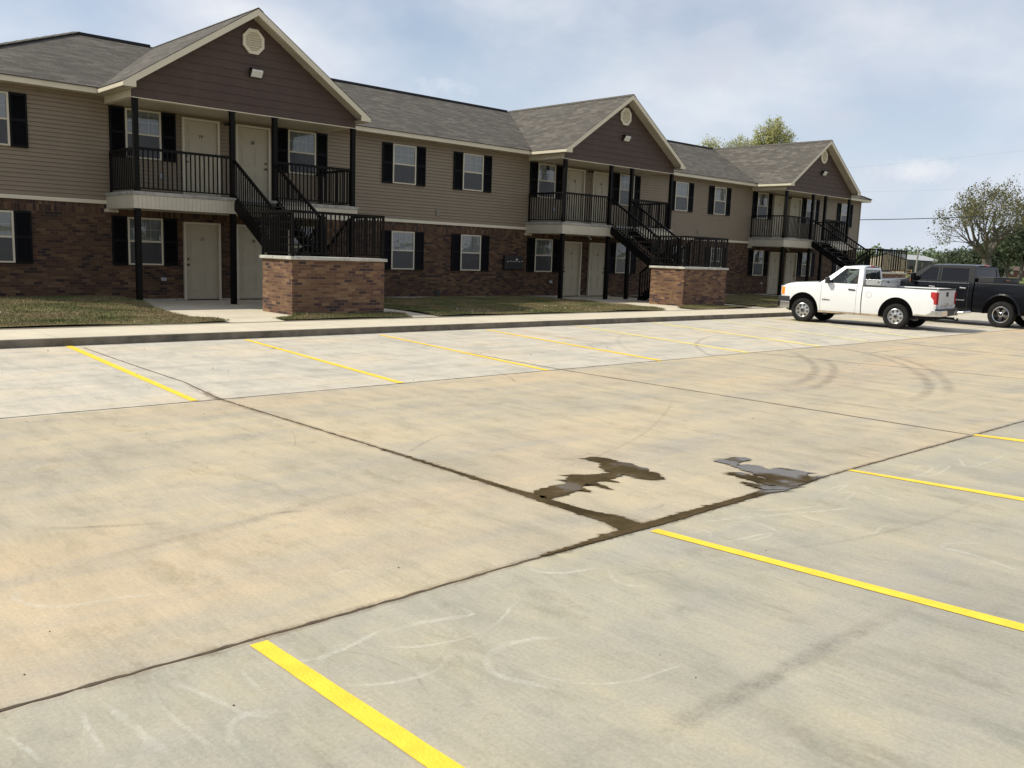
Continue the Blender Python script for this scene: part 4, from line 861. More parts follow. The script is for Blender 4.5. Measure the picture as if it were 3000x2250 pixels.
# wall packs on the gables
for k, lab in enumerate(('dark wall light with pale lens on the nearest brown gable', 'dark wall light with pale lens on the middle brown gable', 'dark wall light with pale lens on the farthest brown gable')):
    wl = empty('wall_light', (11.10 + k * XP, GY - 0.006, 5.94)); tag(wl, lab, 'wall light', 'wall lights on the gables')
    mb = MB()
    for x in (-0.165, 0.153): mb.add([(x, 0, 0.0), (x, -0.05, 0.0), (x, -0.16, 0.16), (x, -0.16, 0.215), (x, 0, 0.215), (x + 0.012, 0, 0.0), (x + 0.012, -0.05, 0.0), (x + 0.012, -0.16, 0.16), (x + 0.012, -0.16, 0.215), (x + 0.012, 0, 0.215)], ((0, 1, 2, 3, 4), (9, 8, 7, 6, 5), (0, 5, 6, 1), (1, 6, 7, 2), (2, 7, 8, 3), (3, 8, 9, 4), (4, 9, 5, 0)))
    mb.box(-0.165, 0.165, -0.17, 0.0, 0.19, 0.217); mb.box(-0.153, 0.153, -0.02, 0.0, 0.0, 0.19); mb.build('housing', M['bronze'], wl)
    mb = MB(); mb.add([(-0.15, -0.022, 0.012), (0.15, -0.022, 0.012), (0.15, -0.06, 0.012), (-0.15, -0.06, 0.012), (0.15, -0.15, 0.14), (-0.15, -0.15, 0.14), (0.15, -0.15, 0.188), (-0.15, -0.15, 0.188), (0.15, -0.022, 0.188), (-0.15, -0.022, 0.188)], ((0, 1, 2, 3), (3, 2, 4, 5), (5, 4, 6, 7), (7, 6, 8, 9), (1, 8, 6, 4, 2), (0, 3, 5, 7, 9)))
    mb.build('lens', M['lens'], wl)
# mailboxes
mbx = empty('mailbox_cluster', (22.0, 0, 1.165)); tag(mbx, 'black cluster of mailboxes on the brick wall, beside the middle porch', 'mailbox')
mb = MB(); mb.box(-0.46, 0.46, -0.13, 0, 0, 0.49); mb.build('cabinet', M['bronze'], mbx, bevel=0.008)
for k in range(8):
    mb = MB(); x = -0.40 + 0.1 * k; mb.box(x + 0.003, x + 0.097, -0.137, -0.13, 0.03, 0.43); mb.build('mailbox_door', mat('mailbox_black', (0.014, 0.013, 0.012), 0.4, var=(9, 0.2)) if k == 0 else bpy.data.materials['mailbox_black'], mbx, bevel=0.003)
mb = MB()
for k in (0, 1, 2, 3, 4, 5): mb.box(-0.37 + 0.14 * k, -0.30 + 0.14 * k, -0.1395, -0.1375, 0.265 + 0.01 * (k % 2), 0.285 + 0.01 * (k % 2))
mb.box(0.055, 0.15, -0.1398, -0.1375, 0.325, 0.375); mb.build('name_tag', M['grille'], mbx)

# ------------------------------------------------------------------ staircases with brick landings
M['tread'] = mat('black_steel_tread', (0.016, 0.015, 0.014), 0.5, var=(12, 0.3))
def staircase():
    st = empty('staircase', (11.3, -4.9, 0.15))
    org = (11.3, -4.9, 0.15)
    B0, B1, BYF, BYB = 10.05, 12.55, -5.63, -4.22
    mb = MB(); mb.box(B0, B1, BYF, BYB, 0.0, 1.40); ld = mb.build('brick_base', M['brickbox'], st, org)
    mb = MB(); mb.box(B0 - 0.055, B1 + 0.055, BYF - 0.055, BYB + 0.055, 1.402, 1.475); mb.build('concrete_cap', M['capconc'], st, org, bevel=0.012)
    zt = 1.475
    for p, q in (((B0 + 0.03, BYB + 0.02, zt), (B0 + 0.03, BYF + 0.03, zt)), ((B0 + 0.06, BYF + 0.03, zt), (B1 - 0.06, BYF + 0.03, zt)), ((B1 - 0.03, BYF + 0.03, zt), (B1 - 0.03, BYB + 0.02, zt))):
        mb = MB(); rail(mb, p, q); mb.build('landing_railing', M['black'], st, org)
    for x, y in ((B0 + 0.03, BYF + 0.03), (B1 - 0.03, BYF + 0.03), (B0 + 0.03, BYB + 0.02), (B1 - 0.03, BYB + 0.02), (11.70, BYB + 0.02)):
        mb = MB(); mb.box(x - 0.025, x + 0.025, y - 0.025, y + 0.025, zt, zt + 1.035); mb.build('railing_post', M['black'], st, org)
    def flight(x0, x1, ya, za, yb, zb, n, name):
        fl = MB()
        for x in (x0, x1):      # stringers: plate on edge following the slope
            d = Vector((0, yb - ya, zb - za)).normalized()
            p, q = Vector((x, ya, za)), Vector((x, yb, zb))
            fl.bar(p + Vector((0, 0, -0.12)), q + Vector((0, 0, -0.12)), 0.04, 0.27)
        F = fl.build(name, M['black'], st, org)
        for k in range(n):
            t_ = (k + 0.5) / n; y = ya + (yb - ya) * t_
            z = za + (zb - za) * (k + 0.6) / n
            mb = MB(); hw = abs(yb - ya) / n * 0.56
            mb.box(x0 + 0.022, x1 - 0.022, y - hw, y + hw, z - 0.03, z)
            mb.build('tread', M['tread'], F, org)
        for x in (x0, x1):
            mb = MB(); rail(mb, (x, ya, za + 0.0), (x, yb, zb + 0.0), h=0.86, lift=0.10); mb.build('handrail', M['black'], F, org)
            mb = MB(); mb.box(x - 0.025, x + 0.025, yb - 0.025, yb + 0.025, zb - 0.03, zb + 1.0); mb.build('newel', M['black'], F, org)
        return F
    flight(10.50, 11.65, SY + 0.02, 2.84, BYB + 0.09, 1.48, 7, 'upper_flight')
    flight(11.78, 12.50, BYB + 0.09, 1.48, -2.35, 0.20, 6, 'lower_flight')
    return st
st0 = staircase()
SL = ('black steel staircase on a brick landing, nearest to the camera', 'black steel staircase on a brick landing in the middle bay', 'black steel staircase rising behind the white pickup truck')
for k in range(3):
    s = st0 if k == 0 else copy_tree(st0)
    s.location.x = 11.3 + k * XP; tag(s, SL[k], 'staircase', 'staircases before the building')

# ------------------------------------------------------------------ pickup trucks
M['white'] = mat('white_car_paint', (0.74, 0.74, 0.73), 0.3, spec=0.5, var=(1.2, 0.03), coat=0.6)
M['blackpaint'] = mat('black_car_paint', (0.004, 0.0045, 0.006), 0.25, spec=0.2, var=(2, 0.2), coat=0.15)
M['chrome'] = mat('chrome', (0.62, 0.62, 0.62), 0.12, metal=1.0, var=(6, 0.1))
M['steelrim'] = mat('painted_steel_rim', (0.50, 0.50, 0.49), 0.32, metal=0.85, var=(8, 0.08))
M['rubber'] = mat('tyre_rubber_side', (0.02, 0.019, 0.018), 0.9, spec=0.15, var=(14, 0.3), bump=(60, 0.3))
M['trim'] = mat('black_plastic_trim', (0.022, 0.022, 0.022), 0.55, var=(10, 0.2))
M['under'] = mat('dark_underbody', (0.012, 0.011, 0.010), 0.9, var=(6, 0.3))
M['seam'] = mat('panel_gap', (0.03, 0.03, 0.03), 0.8, var=(20, 0.2))
M['greyseam'] = mat('panel_gap_white', (0.22, 0.22, 0.21), 0.8, var=(20, 0.2))
M['amber'] = mat('amber_lens', (0.85, 0.27, 0.02), 0.15, coat=0.8, var=(12, 0.15))
M['redlens'] = mat('red_lens', (0.42, 0.012, 0.015), 0.15, coat=0.8, var=(10, 0.35))
M['whitelens'] = mat('clear_lens', (0.62, 0.60, 0.58), 0.15, coat=0.8, var=(12, 0.15))
M['plate'] = mat('aluminium_tread_plate', (0.55, 0.55, 0.54), 0.32, metal=0.9, var=(30, 0.25), bump=(55, 0.5))
M['dust'] = mat('road_dust', (0.42, 0.33, 0.22), 0.9, var=(5, 0.3))
M['seat'] = mat('grey_cloth_seat', (0.10, 0.095, 0.09), 0.9, var=(8, 0.2))
M['carglass'] = glass_mat('clear_car_glass', (0.62, 0.72, 0.66), 0.03, ior=1.5)
M['rearglass'] = glass_mat('dim_car_glass', (0.35, 0.42, 0.40), 0.03, dens=0.45, body=(0.03, 0.04, 0.04), ior=1.5)
M['tint'] = glass_mat('tinted_car_glass', (0.2, 0.2, 0.22), 0.04, dens=0.985, body=(0.004, 0.0045, 0.006), ior=1.38)
def interp(z, tab):
    if z <= tab[0][0]: return tab[0][1]
    for (a, va), (b_, vb) in zip(tab, tab[1:]):
        if z <= b_: return va + (vb - va) * (z - a) / (b_ - a)
    return tab[-1][1]
def pickup(T, label, loc, heading, sc):
    root = empty('pickup_truck', loc, -heading, sc); tag(root, label, 'pickup truck', 'pickup trucks in the lot')
    paint, seam = T['paint'], T['seam']
    WB_, RW, nose, tail = T['wb'], T['r'], T['nose'], T['tail']
    belt, rail_, hood0, hood1, cowl, bedf, cabb = T['belt'], T['rail'], T['hood0'], T['hood1'], T['cowl'], T['bedf'], T['cabb']
    AR = T['arch']; AK = 1.10
    shp = [(0.30, 0.945), (0.5, 0.985), (0.75, 1.0), (0.95, 1.0), (1.12, 0.985), (1.25, 0.965), (1.45, 0.935)]
    W0 = T['w']
    def half(y, z):
        w = W0 * interp(z * 1.35 / belt, shp)
        if y > nose - 0.65: w *= 1 - 0.15 * ((y - nose + 0.65) / 0.65) ** 2
        if y < tail + 0.25: w *= 1 - 0.02 * ((tail + 0.25 - y) / 0.25) ** 2
        return w
    def zlo(y):
        z = T['rock'] if -AR < y < WB_ + AR else T['rock'] + (0.47 if y > 1 else 0.10)
        for c in (0, WB_):
            d = abs(y - c)
            if d < AR: z = max(z, RW + 0.01 + (max(0, AR ** 2 - d ** 2)) ** 0.5 * AK)
        return z
    def zhi(y):
        if y <= bedf: return rail_
        if y <= cowl: return belt
        z = hood0 + (hood1 - hood0) * (y - cowl) / (nose - cowl)
        return z - 0.12 * max(0, (y - nose + 0.36) / 0.36) ** 2.5
    def side(ya, yb, name, mt):
        mb = MB(); ys = [ya]
        crit = sorted([c + s * AR * math.cos(a) for c in (0, WB_) for s in (-1, 1) for a in [i * math.pi / 24 for i in range(0, 13)]] + [nose - 0.65 + 0.06 * i for i in range(12)] + [ya + 0.12 * i for i in range(60)])
        for y in crit:
            if ya + 0.004 < y < yb - 0.004 and y - ys[-1] > 0.004: ys.append(y)
        ys.append(yb); nr = 12
        for sg in (-1, 1):
            o = len(mb.v)
            for y in ys:
                a, c = zlo(y), zhi(y)
                for k in range(nr + 1):
                    z = a + (c - a) * k / nr; x = half(y, z)
                    if k == nr: x -= 0.012
                    mb.v.append((sg * x, y, z))
            for i in range(len(ys) - 1):
                for k in range(nr):
                    q = (o + i * (nr + 1) + k, o + (i + 1) * (nr + 1) + k, o + (i + 1) * (nr + 1) + k + 1, o + i * (nr + 1) + k + 1)
                    mb.f.append(q if sg > 0 else q[::-1]); mb.m.append(0)
        return mb, ys
    # front clip and cab sides
    mb, ys = side(cabb, nose, 'body', paint)
    hy = [y for y in ys if y >= cowl - 0.001]
    if hy[0] > cowl + 0.01: hy = [cowl] + hy
    for a, c in zip(hy, hy[1:]):     # crowned hood
        pa, pc = [], []
        for k in range(9):
            t_ = k / 8 * 2 - 1
            for y, lst in ((a, pa), (c, pc)): lst.append((t_ * (half(y, zhi(y)) - 0.012), y, zhi(y) + 0.05 * (1 - t_ ** 4) * min(1, (nose - y) / 0.3 + 0.2)))
        for k in range(8): mb.quad(pa[k], pa[k + 1], pc[k + 1], pc[k])
    y = nose; zs = [zlo(y) + (zhi(y) - zlo(y)) * k / 6 for k in range(7)]
    for k in range(6): mb.quad((-half(y, zs[k]), y, zs[k]), (half(y, zs[k]), y, zs[k]), (half(y, zs[k + 1]) - 0.012 * (k == 5), y, zs[k + 1]), (-half(y, zs[k + 1]) + 0.012 * (k == 5), y, zs[k + 1]))
    w_ = half(cabb, belt)
    mb.quad((-half(cabb, 0.5), cabb, T['rock']), (half(cabb, 0.5), cabb, T['rock']), (w_, cabb, belt), (-w_, cabb, belt))
    mb.quad((-w_ + 0.02, cabb, belt - 0.02), (w_ - 0.02, cabb, belt - 0.02), (w_ - 0.02, cowl, belt - 0.02), (-w_ + 0.02, cowl, belt - 0.02), 1)
    body = mb.build('body', [paint, M['under']], root, smooth=True)
    md = body.modifiers.new('edges', 'EDGE_SPLIT'); md.split_angle = R_(38)
    # bed
    mb, ys = side(tail, bedf, 'bed', paint)
    for sg in (-1, 1):
        for a, c in zip(ys, ys[1:]):
            xa, xc = sg * (half(a, rail_) - 0.012), sg * (half(c, rail_) - 0.012)
            mb.quad((xa, a, rail_), (xc, c, rail_), (xc - sg * 0.06, c, rail_ + 0.004), (xa - sg * 0.06, a, rail_ + 0.004), 1)
            mb.quad((xa - sg * 0.06, a, rail_ + 0.004), (xc - sg * 0.06, c, rail_ + 0.004), (xc - sg * 0.14, c, rail_ - 0.28), (xa - sg * 0.14, a, rail_ - 0.28), 0)
        x0, x1 = 0.79 * W0 / 1.0, half(tail, 0.9)
        mb.quad((sg * 0.79 * W0, tail, T['rock'] + 0.12), (sg * half(tail, 0.6), tail, T['rock'] + 0.12), (sg * half(tail, 1.2), tail, rail_), (sg * 0.79 * W0, tail, rail_))
    mb.quad((-0.8 * W0, tail, rail_ - 0.28), (0.8 * W0, tail, rail_ - 0.28), (0.8 * W0, bedf, rail_ - 0.28), (-0.8 * W0, bedf, rail_ - 0.28), 1)
    mb.quad((-half(bedf, 1.0), bedf, T['rock'] + 0.05), (half(bedf, 1.0), bedf, T['rock'] + 0.05), (half(bedf, rail_) - 0.02, bedf, rail_), (-half(bedf, rail_) + 0.02, bedf, rail_))
    bed = mb.build('cargo_bed', [paint, M['trim']], root, smooth=True)
    md = bed.modifiers.new('edges', 'EDGE_SPLIT'); md.split_angle = R_(38)
    mb = MB()      # dark rail caps along the bed sides
    for sg in (-1, 1):
        for a, c in zip(ys, ys[1:]): mb.quad(*[(sg * (half(y, z) + 0.003), y, z) for y, z in (((a, rail_ - 0.028), (c, rail_ - 0.028), (c, rail_ + 0.004), (a, rail_ + 0.004)) if sg > 0 else ((c, rail_ - 0.028), (a, rail_ - 0.028), (a, rail_ + 0.004), (c, rail_ + 0.004)))])
        mb.build('bed_rail_cap', M['trim'], bed); mb = MB()
    # tailgate with its handle
    mb = MB(); mb.box(-0.785 * W0, 0.785 * W0, tail - 0.03, tail + 0.03, T['rock'] + 0.24, rail_ - 0.045)
    mb.box(-0.6 * W0, 0.6 * W0, tail - 0.036, tail - 0.03, T['rock'] + 0.42, rail_ - 0.2)
    tg = mb.build('tailgate', paint, root, bevel=0.014)
    mb = MB(); mb.box(-0.78 * W0, 0.78 * W0, tail - 0.04, tail + 0.035, rail_ - 0.044, rail_ + 0.008); mb.build('tailgate_cap', M['trim'], tg, bevel=0.008)
    mb = MB(); mb.box(-0.10, 0.10, tail - 0.048, tail - 0.03, rail_ - 0.24, rail_ - 0.10); mb.build('tailgate_handle', M['trim'], tg, bevel=0.008)
    # underbody and wheel wells
    mb = MB(); mb.box(-0.66, 0.66, tail + 0.15, nose - 0.2, T['rock'] - 0.02, belt - 0.35); mb.box(-0.9 * W0, 0.9 * W0, AR + 0.03, WB_ - AR - 0.03, T['rock'] + 0.02, 0.8)
    mb.box(-0.88 * W0, 0.88 * W0, tail + 0.1, -AR - 0.03, T['rock'] + 0.14, 0.75)
    for c in (0, WB_):
        for sg in (-1, 1):
            n = 14; pts = [(c + (AR + 0.03) * math.cos(math.pi * k / n), RW + (AR + 0.03) * AK * math.sin(math.pi * k / n)) for k in range(n + 1)]
            for (a, za), (b_, zb) in zip(pts, pts[1:]): mb.quad((sg * 0.60, a, za), (sg * 0.955 * W0, a, za), (sg * 0.955 * W0, b_, zb), (sg * 0.60, b_, zb))
    mb.build('underbody', M['under'], root)
    if T['flare']:
        for c in (0, WB_):
            for sg in (-1, 1):
                mb = MB(); n = 18; pts = [(c + AR * math.cos(math.pi * k / n), RW + 0.01 + AR * AK * math.sin(math.pi * k / n)) for k in range(n + 1)]
                for i in range(n):
                    (a, za), (b_, zb) = pts[i], pts[i + 1]
                    oa = (c + (a - c) * 1.10, RW + (za - RW) * 1.08); ob = (c + (b_ - c) * 1.10, RW + (zb - RW) * 1.08)
                    xi, xo = sg * (W0 + T['flare']), sg * (W0 + 0.004)
                    mb.quad((xi, a, za), (xi, b_, zb), (xo, *ob), (xo, *oa)); mb.quad((xi, a, za), (xi - sg * 0.10, a, za), (xi - sg * 0.10, b_, zb), (xi, b_, zb))
                mb.build('wheel_arch_trim', T['flaremat'], root, smooth=True)
    # conforming patches: seams, lamps, trims
    def patch(name, y0, y1, z0, z1, mt, off=0.004, n=4, sides=(-1, 1), parent=None):
        for sg in sides:
            mb = MB()
            for i in range(n):
                for k in range(n):
                    ya, yb = y0 + (y1 - y0) * i / n, y0 + (y1 - y0) * (i + 1) / n; za, zb = z0 + (z1 - z0) * k / n, z0 + (z1 - z0) * (k + 1) / n
                    q = [(sg * (half(y, z) + off), y, z) for y, z in ((ya, za), (yb, za), (yb, zb), (ya, zb))]
                    mb.quad(*(q if sg > 0 else q[::-1]))
            mb.build(name, mt, parent or root)
    for y in T['seams']: patch('panel_seam', y - 0.004, y + 0.004, T['rock'] + 0.06, belt - 0.01, seam, 0.003, 8)
    patch('panel_seam', T['seams'][-1], T['seams'][0], T['rock'] + 0.055, T['rock'] + 0.063, seam, 0.003, 6)
    for y in T['handles']:
        for sg in (-1, 1):
            mb = MB(); x = sg * (half(y, belt - 0.2) + 0.012); mb.bar((x, y - 0.11, belt - 0.19), (x, y + 0.11, belt - 0.175), 0.03, 0.045); mb.build('door_handle', T['handlemat'], root, bevel=0.01)
    # lamps
    for sg in (-1, 1):
        mb = MB(); n = 8
        for i in range(n):
            for k in range(3):
                y0, y1 = nose - 0.13 + 0.13 * i / n, nose - 0.13 + 0.13 * (i + 1) / n; z0, z1 = hood1 - 0.36 + 0.085 * k, hood1 - 0.36 + 0.085 * (k + 1)
                q = [(sg * (half(y, z) + 0.006), y, z) for y, z in ((y0, z0), (y1, z0), (y1, z1), (y0, z1))]; mb.quad(*(q if sg > 0 else q[::-1]))
        mb.box(min(sg * 0.5, sg * 0.86 * W0), max(sg * 0.5, sg * 0.86 * W0), nose - 0.01, nose + 0.012, hood1 - 0.36, hood1 - 0.06, 1)
        mb.build('headlight', [M['amber'], M['whitelens']], root)
        z0, z1 = T['rock'] + 0.33, rail_ - 0.10
        x0, x1 = sg * 0.79 * W0, sg * (half(tail, 0.95) + 0.008)
        mb = MB(); zc = z0 + 0.13
        for za, zb, mi in ((zc + 0.004, z1, 0), (z0, zc, 1)):
            mb.box(min(x0, x1), max(x0, x1), tail - 0.022, tail + 0.0, za, zb, mi); 
            mb.box(min(x1 - sg * 0.02, x1), max(x1 - sg * 0.02, x1), tail, tail + 0.16, za, zb, mi)
        mb.build('taillight', [M['redlens'], M['whitelens']], root, bevel=0.014)
    mb = MB(); mb.box(-0.5, 0.5, nose - 0.01, nose + 0.015, hood1 - 0.42, hood1 - 0.08); mb.build('radiator_grille', M['chrome'] if T['crew'] else M['trim'], root)
    # bumpers
    def bump(name, yc, dep, z0, z1, mt, top, inv=1):
        mb = MB(); wv = W0 * 0.985
        pts = [(-wv, yc - inv * 0.30), (-wv, yc + inv * (dep - 0.16)), (-wv + 0.14, yc + inv * (dep - 0.02)), (-0.4, yc + inv * dep), (0.4, yc + inv * dep), (wv - 0.14, yc + inv * (dep - 0.02)), (wv, yc + inv * (dep - 0.16)), (wv, yc - inv * 0.30), (wv - 0.06, yc - inv * 0.30), (wv - 0.06, yc - inv * 0.02), (-wv + 0.06, yc - inv * 0.02), (-wv + 0.06, yc - inv * 0.30)]
        mb.prism(pts if inv > 0 else pts[::-1], z0, z1)
        B = mb.build(name, mt, root, bevel=0.02)
        mb = MB(); mb.prism(([(p[0] * 0.99, p[1]) for p in pts]) if inv > 0 else ([(p[0] * 0.99, p[1]) for p in pts][::-1]), z1 + 0.001, z1 + top); mb.build('bumper_pad', M['trim'], B, bevel=0.01)
        return B
    bump('front_bumper', nose - 0.06, 0.20, T['rock'] + 0.08, T['rock'] + 0.30, M['chrome'], 0.17)
    rb = bump('rear_bumper', tail - 0.02, 0.17, T['rock'] + 0.10, T['rock'] + 0.29, M['chrome'], 0.035, -1)
    mb = MB(); mb.box(-0.34, 0.34, tail - 0.197, tail - 0.10, T['rock'] + 0.12, T['rock'] + 0.27); mb.build('bumper_step', M['trim'], rb, bevel=0.01)
    mb = MB(); mb.bar((0, tail + 0.2, T['rock'] + 0.04), (0, tail - 0.30, T['rock'] + 0.04), 0.07, 0.07); mb.bar((0, tail - 0.16, T['rock'] + 0.03), (0, tail - 0.42, T['rock'] - 0.02), 0.06, 0.03)
    mb.tube([(0, tail - 0.39, T['rock'] - 0.01), (0, tail - 0.39, T['rock'] + 0.06)], [0.018, 0.03], 8); mb.bar((-0.4, tail + 0.1, T['rock'] + 0.05), (0.4, tail + 0.1, T['rock'] + 0.05), 0.06, 0.06); mb.build('tow_hitch', M['under'], root)
    # wheels
    def wheel(x, y, sg):
        R0 = T['rim']; mb = MB()
        prof = [(R0, 0.10), (R0 + 0.02, 0.118), ((R0 + RW) / 2, 0.13), (RW - 0.035, 0.125), (RW - 0.012, 0.112), (RW, 0.085), (RW, -0.085), (RW - 0.012, -0.112), ((R0 + RW) / 2, -0.13), (R0, -0.10)]
        mb.lathe_x(prof, (x, y, RW), 36, 0, sg)
        for k in range(40):        # tread blocks
            t_ = 2 * math.pi * k / 40
            for ax in (-0.055, 0.0, 0.055):
                c = Vector((x + ax, y + (RW + 0.001) * math.cos(t_ + ax * 2), RW + (RW + 0.001) * math.sin(t_ + ax * 2))); d = Vector((0, math.cos(t_), math.sin(t_)))
                mb.bar(c - d * 0.006, c + d * 0.006, 0.04, 0.034)
        w_ = mb.build('wheel', M['rubber'], root, smooth=True)
        md = w_.modifiers.new('edges', 'EDGE_SPLIT'); md.split_angle = R_(40)
        mb = MB()
        if not T['crew']:
            prof = [(R0 + 0.012, 0.112), (R0, 0.118), (R0 - 0.015, 0.10), (R0 - 0.03, 0.075), (R0 - 0.05, 0.075), (R0 - 0.10, 0.085), (0.085, 0.09), (0.075, 0.105), (0.0, 0.105)]
            mb.lathe_x(prof, (x, y, RW), 40, 0, sg)
            for k in range(8):
                t_ = 2 * math.pi * (k + 0.3) / 8; rr = R0 - 0.068; cy, cz = y + rr * math.cos(t_), RW + rr * math.sin(t_)
                ring = [(x + sg * 0.0865, cy + 0.026 * math.cos(a) * (1 + 0.25 * abs(math.cos(a - t_))), cz + 0.026 * math.sin(a) * (1 + 0.25 * abs(math.sin(t_)))) for a in [i * math.pi / 6 for i in range(12)]]
                mb.poly(ring, 1)  # dark discs painted on the rim in place of shaded open holes
            for k in range(6):
                t_ = 2 * math.pi * k / 6; mb.tube([(x + sg * 0.10, y + 0.058 * math.cos(t_), RW + 0.058 * math.sin(t_)), (x + sg * 0.118, y + 0.058 * math.cos(t_), RW + 0.058 * math.sin(t_))], 0.014, 6, 1)
            mb.tube([(x + sg * 0.10, y, RW), (x + sg * 0.125, y, RW)], 0.038, 12, 1)
        else:
            prof = [(R0 + 0.012, 0.112), (R0, 0.12), (R0 - 0.018, 0.105), (R0 - 0.03, 0.02), (0.0, 0.02)]
            mb.lathe_x(prof, (x, y, RW), 40, 0, sg)
            mb.lathe_x([(R0 - 0.032, 0.024), (0.0, 0.024)], (x, y, RW), 30, 1, sg)
            for k in range(5):
                t_ = 2 * math.pi * (k + 0.75) / 5; d = Vector((0, math.cos(t_), math.sin(t_))); tn = Vector((0, -math.sin(t_), math.cos(t_))); c = Vector((x, y, RW)); ax = Vector((sg, 0, 0))
                p = [c + d * 0.05 - tn * 0.035, c + d * 0.05 + tn * 0.035, c + d * (R0 - 0.01) + tn * 0.062, c + d * (R0 - 0.01) - tn * 0.062]
                mb.add([q + ax * 0.085 for q in p[:2]] + [q + ax * 0.105 for q in p[2:]] + [q + ax * 0.025 for q in p], ((0, 1, 2, 3), (0, 4, 5, 1), (1, 5, 6, 2), (2, 6, 7, 3), (3, 7, 4, 0)))
            mb.tube([(x + sg * 0.02, y, RW), (x + sg * 0.10, y, RW), (x + sg * 0.112, y, RW)], [0.085, 0.08, 0.055], 18)
            for k in range(8):
                t_ = 2 * math.pi * k / 8; mb.tube([(x + sg * 0.085, y + 0.072 * math.cos(t_), RW + 0.072 * math.sin(t_)), (x + sg * 0.11, y + 0.072 * math.cos(t_), RW + 0.072 * math.sin(t_))], 0.01, 6, 1)
        mb.build('rim', [M['steelrim'] if not T['crew'] else M['chrome'], M['under']], w_)
    for y in (0, WB_):
        for sg in (-1, 1): wheel(sg * (W0 - 0.155 + T['flare']), y, sg)
    # cab: pillars, roof, glass
    O, I, roofz = T['outer'], T['openings'], T['roof']
    wb_, wr = half(cabb, belt) - 0.012, T['roofw']
    def cx(z): return wb_ + (wr - wb_) * max(0, (z - belt)) / (roofz - belt)
    mb = MB()
    for sg in (-1, 1):
        # side of the cab round its openings: strips between the outer outline and each opening
        P3 = lambda p: (sg * (cx(p[1]) - 0.05 * max(0, (p[1] - roofz + 0.06) / 0.06) ** 2), p[0], p[1])
        for strip in T['strips']:
            mb.poly([P3(p) for p in (strip if sg > 0 else strip[::-1])])
    ry0, ry1 = T['roofy']; nx = 10
    ysr = [ry0 + (ry1 - ry0) * i / 8 for i in range(9)]
    def rz(y, t_): return roofz - 0.005 + 0.045 * (1 - t_ ** 4) - 0.10 * max(0, (y - ry1 + 0.45) / 0.45) ** 2 * 0.4 - 0.03 * max(0, (ry0 + 0.2 - y) / 0.2) ** 2
    for a, c in zip(ysr, ysr[1:]):
        for k in range(nx):
            t0, t1 = -1 + 2 * k / nx, -1 + 2 * (k + 1) / nx; xw = wr - 0.045
            mb.quad((t0 * xw, a, rz(a, t0)), (t1 * xw, a, rz(a, t1)), (t1 * xw, c, rz(c, t1)), (t0 * xw, c, rz(c, t0)))
            mb.quad((t0 * xw, a, rz(a, t0) - 0.05), (t0 * xw, c, rz(c, t0) - 0.05), (t1 * xw, c, rz(c, t1) - 0.05), (t1 * xw, a, rz(a, t1) - 0.05), 1)
    # rear wall of the cab round the back window
    zt, zb_ = roofz - 0.03, belt
    yw = lambda z: cabb + (ry0 - cabb) * (z - belt) / (roofz - belt)
    bw = lambda x, z: (x, yw(z), z)
    x0, x1, wz0, wz1 = -0.66, 0.66, belt + 0.06, roofz - 0.10
    for q in (((-cx(zb_), zb_), (cx(zb_), zb_), (x1 + 0.03, wz0), (x0 - 0.03, wz0)), ((x0, wz1), (x1, wz1), (cx(zt) - 0.04, zt), (-cx(zt) + 0.04, zt)), ((-cx(zb_), zb_), (x0 - 0.03, wz0), (x0, wz1), (-cx(zt) + 0.04, zt)), ((cx(zb_), zb_), (cx(zt) - 0.04, zt), (x1, wz1), (x1 + 0.03, wz0))):
        mb.poly([bw(*p) for p in q])
    mb.quad(bw(-cx(zt) + 0.04, zt), bw(cx(zt) - 0.04, zt), (wr - 0.045, ry0, rz(ry0, 1)), (-wr + 0.045, ry0, rz(ry0, -1)))
    ca = mb.build('cab', [paint, M['under']], root, smooth=True)
    md = ca.modifiers.new('edges', 'EDGE_SPLIT'); md.split_angle = R_(35)
    mb = MB(); mb.poly([bw(x0 - 0.03, wz0), bw(x1 + 0.03, wz0), bw(x1, wz1), bw(x0, wz1)]); mb.v = [(x, y + 0.012, z) for x, y, z in mb.v]; mb.build('rear_window', T['rglass'], ca)
    for op in I:
        for sg in (-1, 1):
            mb = MB(); q = [(sg * (cx(z) - 0.014), y, z) for y, z in op]; mb.poly(q if sg > 0 else q[::-1]); w_ = mb.build('side_window', T['sglass'], ca)
            mb = MB(); pts = [(sg * (cx(z) - 0.006), y, z) for y, z in op]
            for a, c in zip(pts, pts[1:] + pts[:1]): mb.bar(a, c, 0.018, 0.018)
            mb.build('window_seal', M['trim'], w_)
    (wy0, wz0_), (wy1, wz1_) = T['screen']
    mb = MB(); xa, xb = cx(wz0_) - 0.05, cx(wz1_) - 0.07; mb.quad((-xa, wy0, wz0_), (xa, wy0, wz0_), (xb, wy1, wz1_), (-xb, wy1, wz1_)); mb.build('windscreen', T['sglass'], ca)
    mb = MB(); mb.bar((-xa, wy0 + 0.05, wz0_ + 0.005), (xa, wy0 + 0.05, wz0_ + 0.005), 0.16, 0.03); mb.build('wiper_cowl', M['trim'], ca)
    mb = MB(); mb.box(-0.13, 0.13, ry0 - 0.035, ry0 + 0.02, roofz - 0.015, roofz + 0.03); mb.build('brake_light', M['redlens'], ca, bevel=0.01)
    # cab interior
    mb = MB()
    for yb in T['seats']:
        for sx in (-0.38, 0.38):
            mb.box(sx - 0.27, sx + 0.27, yb, yb + 0.55, belt - 0.45, belt - 0.30); mb.bar((sx, yb + 0.02, belt - 0.40), (sx, yb - 0.10, belt + 0.20), 0.50, 0.14, up=(0, 1, 0)); mb.box(sx - 0.13, sx + 0.13, yb - 0.16, yb - 0.06, belt + 0.22, belt + 0.40)
